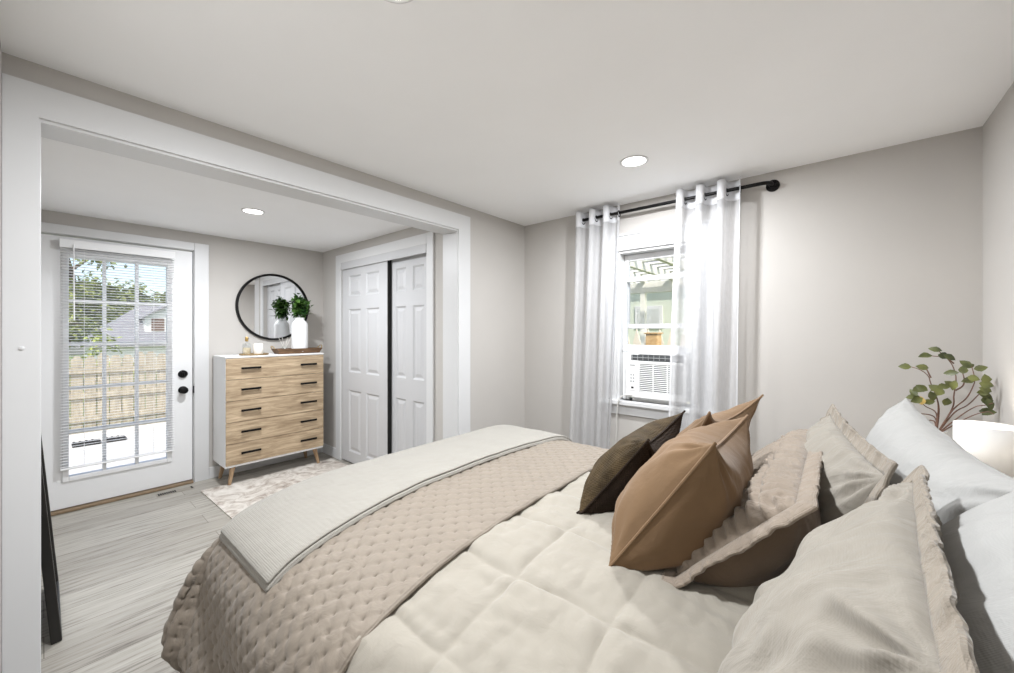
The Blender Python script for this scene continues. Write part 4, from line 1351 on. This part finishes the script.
# ------------------------------------------------------------------ outside
tag(obj('ground', MB().box((-40, -20, -0.6), (20, 40, -0.3)), M_GRASS), 'grass yard outside the house', 'ground', None, 'structure')
o = obj('patio', MB().box((-9.1, -3.5, -0.3), (XD - 0.13, 4.0, -0.24), 0.01), M_PATIO); tag(o, 'pale concrete patio outside the glazed door', 'patio', None, 'structure')
def grate(y0, y1, lab):
    b = MB().box((-8.2, y0, -0.24), (-8.0, y1, -0.2), 0.01)
    for k in range(int((y1 - y0) / 0.06)):
        b.box((-8.19, y0 + 0.01 + 0.06 * k, -0.2), (-8.01, y0 + 0.03 + 0.06 * k, -0.19))
    o = obj('drain_grate', b, M_GAP); tag(o, lab, 'grate', 'dark grates on the patio')
grate(0.25, 0.53, 'left dark metal grate on the pale patio')
grate(0.57, 0.79, 'right dark metal grate on the pale patio')
# weathered fence with dog-eared boards
t = thing('wooden_fence', 'weathered beige board fence beyond the patio', 'fence', (-9.3, 0.8, -0.3))
b = MB()
rnd = random.Random(5)
y = -3.4
while y < 5.0:
    wd = 0.135
    h1 = 0.98 + rnd.uniform(-0.03, 0.03)
    vs = [(-9.3, y, -0.3), (-9.3, y + wd, -0.3), (-9.3, y + wd, h1 - 0.06), (-9.3, y + wd * 0.7, h1), (-9.3, y + wd * 0.3, h1), (-9.3, y, h1 - 0.06)]
    vs += [(-9.32, p[1], p[2]) for p in vs]
    fs = [(0, 1, 2, 3, 4, 5), (11, 10, 9, 8, 7, 6)] + [(k, (k + 1) % 6, 6 + (k + 1) % 6, 6 + k) for k in range(6)]
    b.add(vs, fs)
    y += 0.147
obj('boards', b, M_FENCE, t)
for z in (-0.05, 0.32, 0.72):
    obj('rail', MB().box((-9.3, -3.4, z - 0.045), (-9.255, 5.0, z + 0.045), 0.004), M_FENCE, t)
for y in (-2.6, -0.5, 1.55, 3.6):
    obj('post', MB().box((-9.3, y - 0.05, -0.3), (-9.2, y + 0.05, 0.95), 0.005), M_FENCE, t)
# neighbour's house
t = thing('neighbour_house', 'white house with grey hipped roof beyond the fence', 'house', (-23.5, 4.0, -0.3))
obj('wall', MB().box((-26, 1.2, -0.3), (-21.9, 8.5, 0.86)), M_SIDEW, t)
b = MB()
ze, zr = 0.84, 2.5
b.add([(-21.6, 0.9, ze), (-21.6, 8.8, ze), (-26.4, 8.8, ze), (-26.4, 0.9, ze), (-24, 2.75, zr), (-24, 8.8, zr)], [(0, 1, 5, 4), (1, 2, 5), (2, 3, 4, 5), (3, 0, 4), (0, 3, 2, 1)])
b.box((-26.4, 0.88, ze - 0.08), (-21.58, 8.8, ze))
obj('roof', b, M_SHINGLE, t)
b = MB().add([(-22.3, 2.75, 1.0), (-22.3, 4.6, 1.0), (-22.3, 4.6, 1.95), (-22.3, 3.7, 2.55), (-22.3, 2.75, 1.95), (-24, 2.75, 1.0), (-24, 4.6, 1.0), (-24, 4.6, 1.95), (-24, 3.7, 2.55), (-24, 2.75, 1.95)],
             [(0, 1, 2, 3, 4), (9, 8, 7, 6, 5), (0, 5, 6, 1), (1, 6, 7, 2), (2, 7, 8, 3), (3, 8, 9, 4), (4, 9, 5, 0)])
obj('dormer', b, M_SIDEW, t)
obj('dormer_roof', MB().add([(-22.1, 2.6, 1.86), (-22.1, 3.7, 2.6), (-22.1, 4.75, 1.86), (-24.2, 2.6, 1.86), (-24.2, 3.7, 2.6), (-24.2, 4.75, 1.86), (-22.1, 2.6, 1.92), (-22.1, 3.7, 2.67), (-22.1, 4.75, 1.92), (-24.2, 2.6, 1.92), (-24.2, 3.7, 2.67), (-24.2, 4.75, 1.92)],
    [(0, 1, 4, 3), (1, 2, 5, 4), (6, 9, 10, 7), (7, 10, 11, 8), (0, 6, 7, 1), (1, 7, 8, 2), (0, 3, 9, 6), (2, 8, 11, 5), (3, 4, 10, 9), (4, 5, 11, 10)]), M_SHINGLE, t)
for y in (2.95, 3.62):
    obj('window', MB().box((-22.34, y, 1.35), (-22.28, y + 0.42, 1.92), 0.01), M_WINBR, t)
# trees
def tree(name, label, x, y, z0, h, spread, count, lm, seed, trunk=True, size=0.13):
    rnd = random.Random(seed)
    t = thing(name, label, 'tree', (x, y, z0))
    b, tr = MB(), MB()
    tips = []
    if trunk:
        top = Vector((x, y, z0 + h * 0.8))
        tr.tube(spline([(x, y, z0), (x + 0.1, y - 0.1, z0 + h * 0.35), (x - 0.05, y + 0.15, z0 + h * 0.6), top], 12), list(np.linspace(0.16, 0.04, 12)), 8)
        for k in range(22):
            hh = rnd.uniform(0.3, 0.9)
            a = rnd.uniform(0, 2 * PI)
            p0 = Vector((x, y, z0 + h * hh * 0.85))
            L = spread * rnd.uniform(0.5, 1.0)
            p1 = p0 + Vector((math.cos(a) * L, math.sin(a) * L, h * rnd.uniform(-0.02, 0.22)))
            mid = p0.lerp(p1, 0.5) + Vector((0, 0, 0.12 * L))
            tr.tube(spline([p0, mid, p1], 8), list(np.linspace(0.045, 0.01, 8)), 6)
            tips += [p0.lerp(p1, q) for q in (0.45, 0.6, 0.75, 0.9, 1.0)]
        obj('trunk', tr, M_BARK, t, True)
    else:
        for k in range(90):
            a, el = rnd.uniform(0, 2 * PI), rnd.random() ** 0.5
            tips.append(Vector((x + spread * el * math.cos(a), y + spread * el * math.sin(a), z0 + h * rnd.uniform(0.05, 1 - 0.45 * el))))
    for k in range(count):
        c = tips[rnd.randrange(len(tips))] + Vector((rnd.gauss(0, 0.24 * spread * 0.5), rnd.gauss(0, 0.24 * spread * 0.5), rnd.gauss(0, 0.2 * spread * 0.4)))
        leaf(b, c, (rnd.gauss(0, 1), rnd.gauss(0, 1), rnd.gauss(-0.1, 0.8)), (rnd.gauss(0, .4), rnd.gauss(0, .4), 1), size * rnd.uniform(0.8, 1.3), size * 0.6)
    obj('foliage', b, lm, t, fix=False)
    return t
tree('yard_tree', 'large leafy tree at the left beyond the fence', -14.2, 0.3, -0.3, 4.6, 1.25, 5200, M_TREE, 21)
tree('yard_tree', 'far round tree behind the white house', -30, 3.6, -0.3, 4.6, 2.2, 3500, M_TREE, 23, True, 0.22)
tree('shrub', 'yellow green shrub showing over the fence', -10.4, 0.72, -0.3, 1.75, 0.42, 1500, M_BUSH, 22, False, 0.10)

# seen through the bedroom window: patio cover, green house, pickets, bird box
t = thing('patio_cover', 'white slatted patio cover outside the bedroom window', 'patio cover', (-3.2, 6.2, -0.3))
for k in range(9):
    x = -5.2 + 0.5 * k
    obj('rafter', MB().box((x - 0.03, 4.3, 2.24), (x + 0.03, 8.0, 2.36), 0.004), M_PERG, t)
for k in range(13):
    y = 4.4 + 0.3 * k
    obj('slat', MB().box((-5.4, y - 0.035, 2.362), (-1.0, y + 0.035, 2.39), 0.003), M_PERG, t)
obj('beam', MB().box((-5.4, 7.0, 2.05), (-1.0, 7.1, 2.239), 0.005), M_PERG, t)
for x in (-5.2, -2.72, -1.1):
    obj('post', MB().box((x - 0.045, 7.0, -0.3), (x + 0.045, 7.09, 2.05), 0.005), M_PERG, t)
t = thing('green_house', 'pale green house behind the patio cover', 'house', (-3.6, 10.5, -0.3))
obj('wall', MB().box((-7.5, 9.2, -0.3), (0.5, 12.5, 2.7)), M_SIDEG, t)
obj('roof', MB().add([(-7.9, 8.8, 2.65), (0.9, 8.8, 2.65), (0.9, 12.9, 2.65), (-7.9, 12.9, 2.65), (-7.9, 10.8, 4.2), (0.9, 10.8, 4.2)], [(0, 1, 5, 4), (2, 3, 4, 5), (0, 4, 3), (1, 2, 5), (0, 3, 2, 1)]), M_SHINGLE, t)
wn_ = obj('window', MB().box((-3.75, 9.16, 1.42), (-3.1, 9.22, 1.95), 0.01), M_TRIM, t)
obj('pane', MB().box((-3.68, 9.15, 1.49), (-3.17, 9.165, 1.88)), M_CLEAR, wn_)
t = thing('picket_fence', 'cream pointed picket fence just outside the bedroom window', 'fence', (-2.0, 4.6, -0.3))
b = MB()
x = -4.2
while x < 0.4:
    vs = [(x, 4.6, -0.3), (x + 0.09, 4.6, -0.3), (x + 0.09, 4.6, 1.22), (x + 0.045, 4.6, 1.39), (x, 4.6, 1.22)]
    vs += [(p[0], 4.622, p[2]) for p in vs]
    fs = [(0, 1, 2, 3, 4), (9, 8, 7, 6, 5)] + [(k, (k + 1) % 5, 5 + (k + 1) % 5, 5 + k) for k in range(5)]
    b.add(vs, fs)
    x += 0.135
obj('pickets', b, M_PICKET, t)
for z in (0.2, 0.95):
    obj('rail', MB().box((-4.25, 4.622, z - 0.04), (0.45, 4.66, z + 0.04), 0.003), M_PICKET, t)
t = thing('bird_box', 'small pale wooden box beside the picket tops', 'bird box', (-1.62, 4.4, 1.15))
obj('box', MB().box((-1.66, 4.36, 1.17), (-1.53, 4.5, 1.33), 0.006), M_BOX, t)
obj('lid', MB().box((-1.675, 4.345, 1.33), (-1.515, 4.515, 1.345), 0.004), M_BOX, t)
obj('post', MB().box((-1.625, 4.4, -0.3), (-1.565, 4.46, 1.17), 0.004), M_BOX, t)
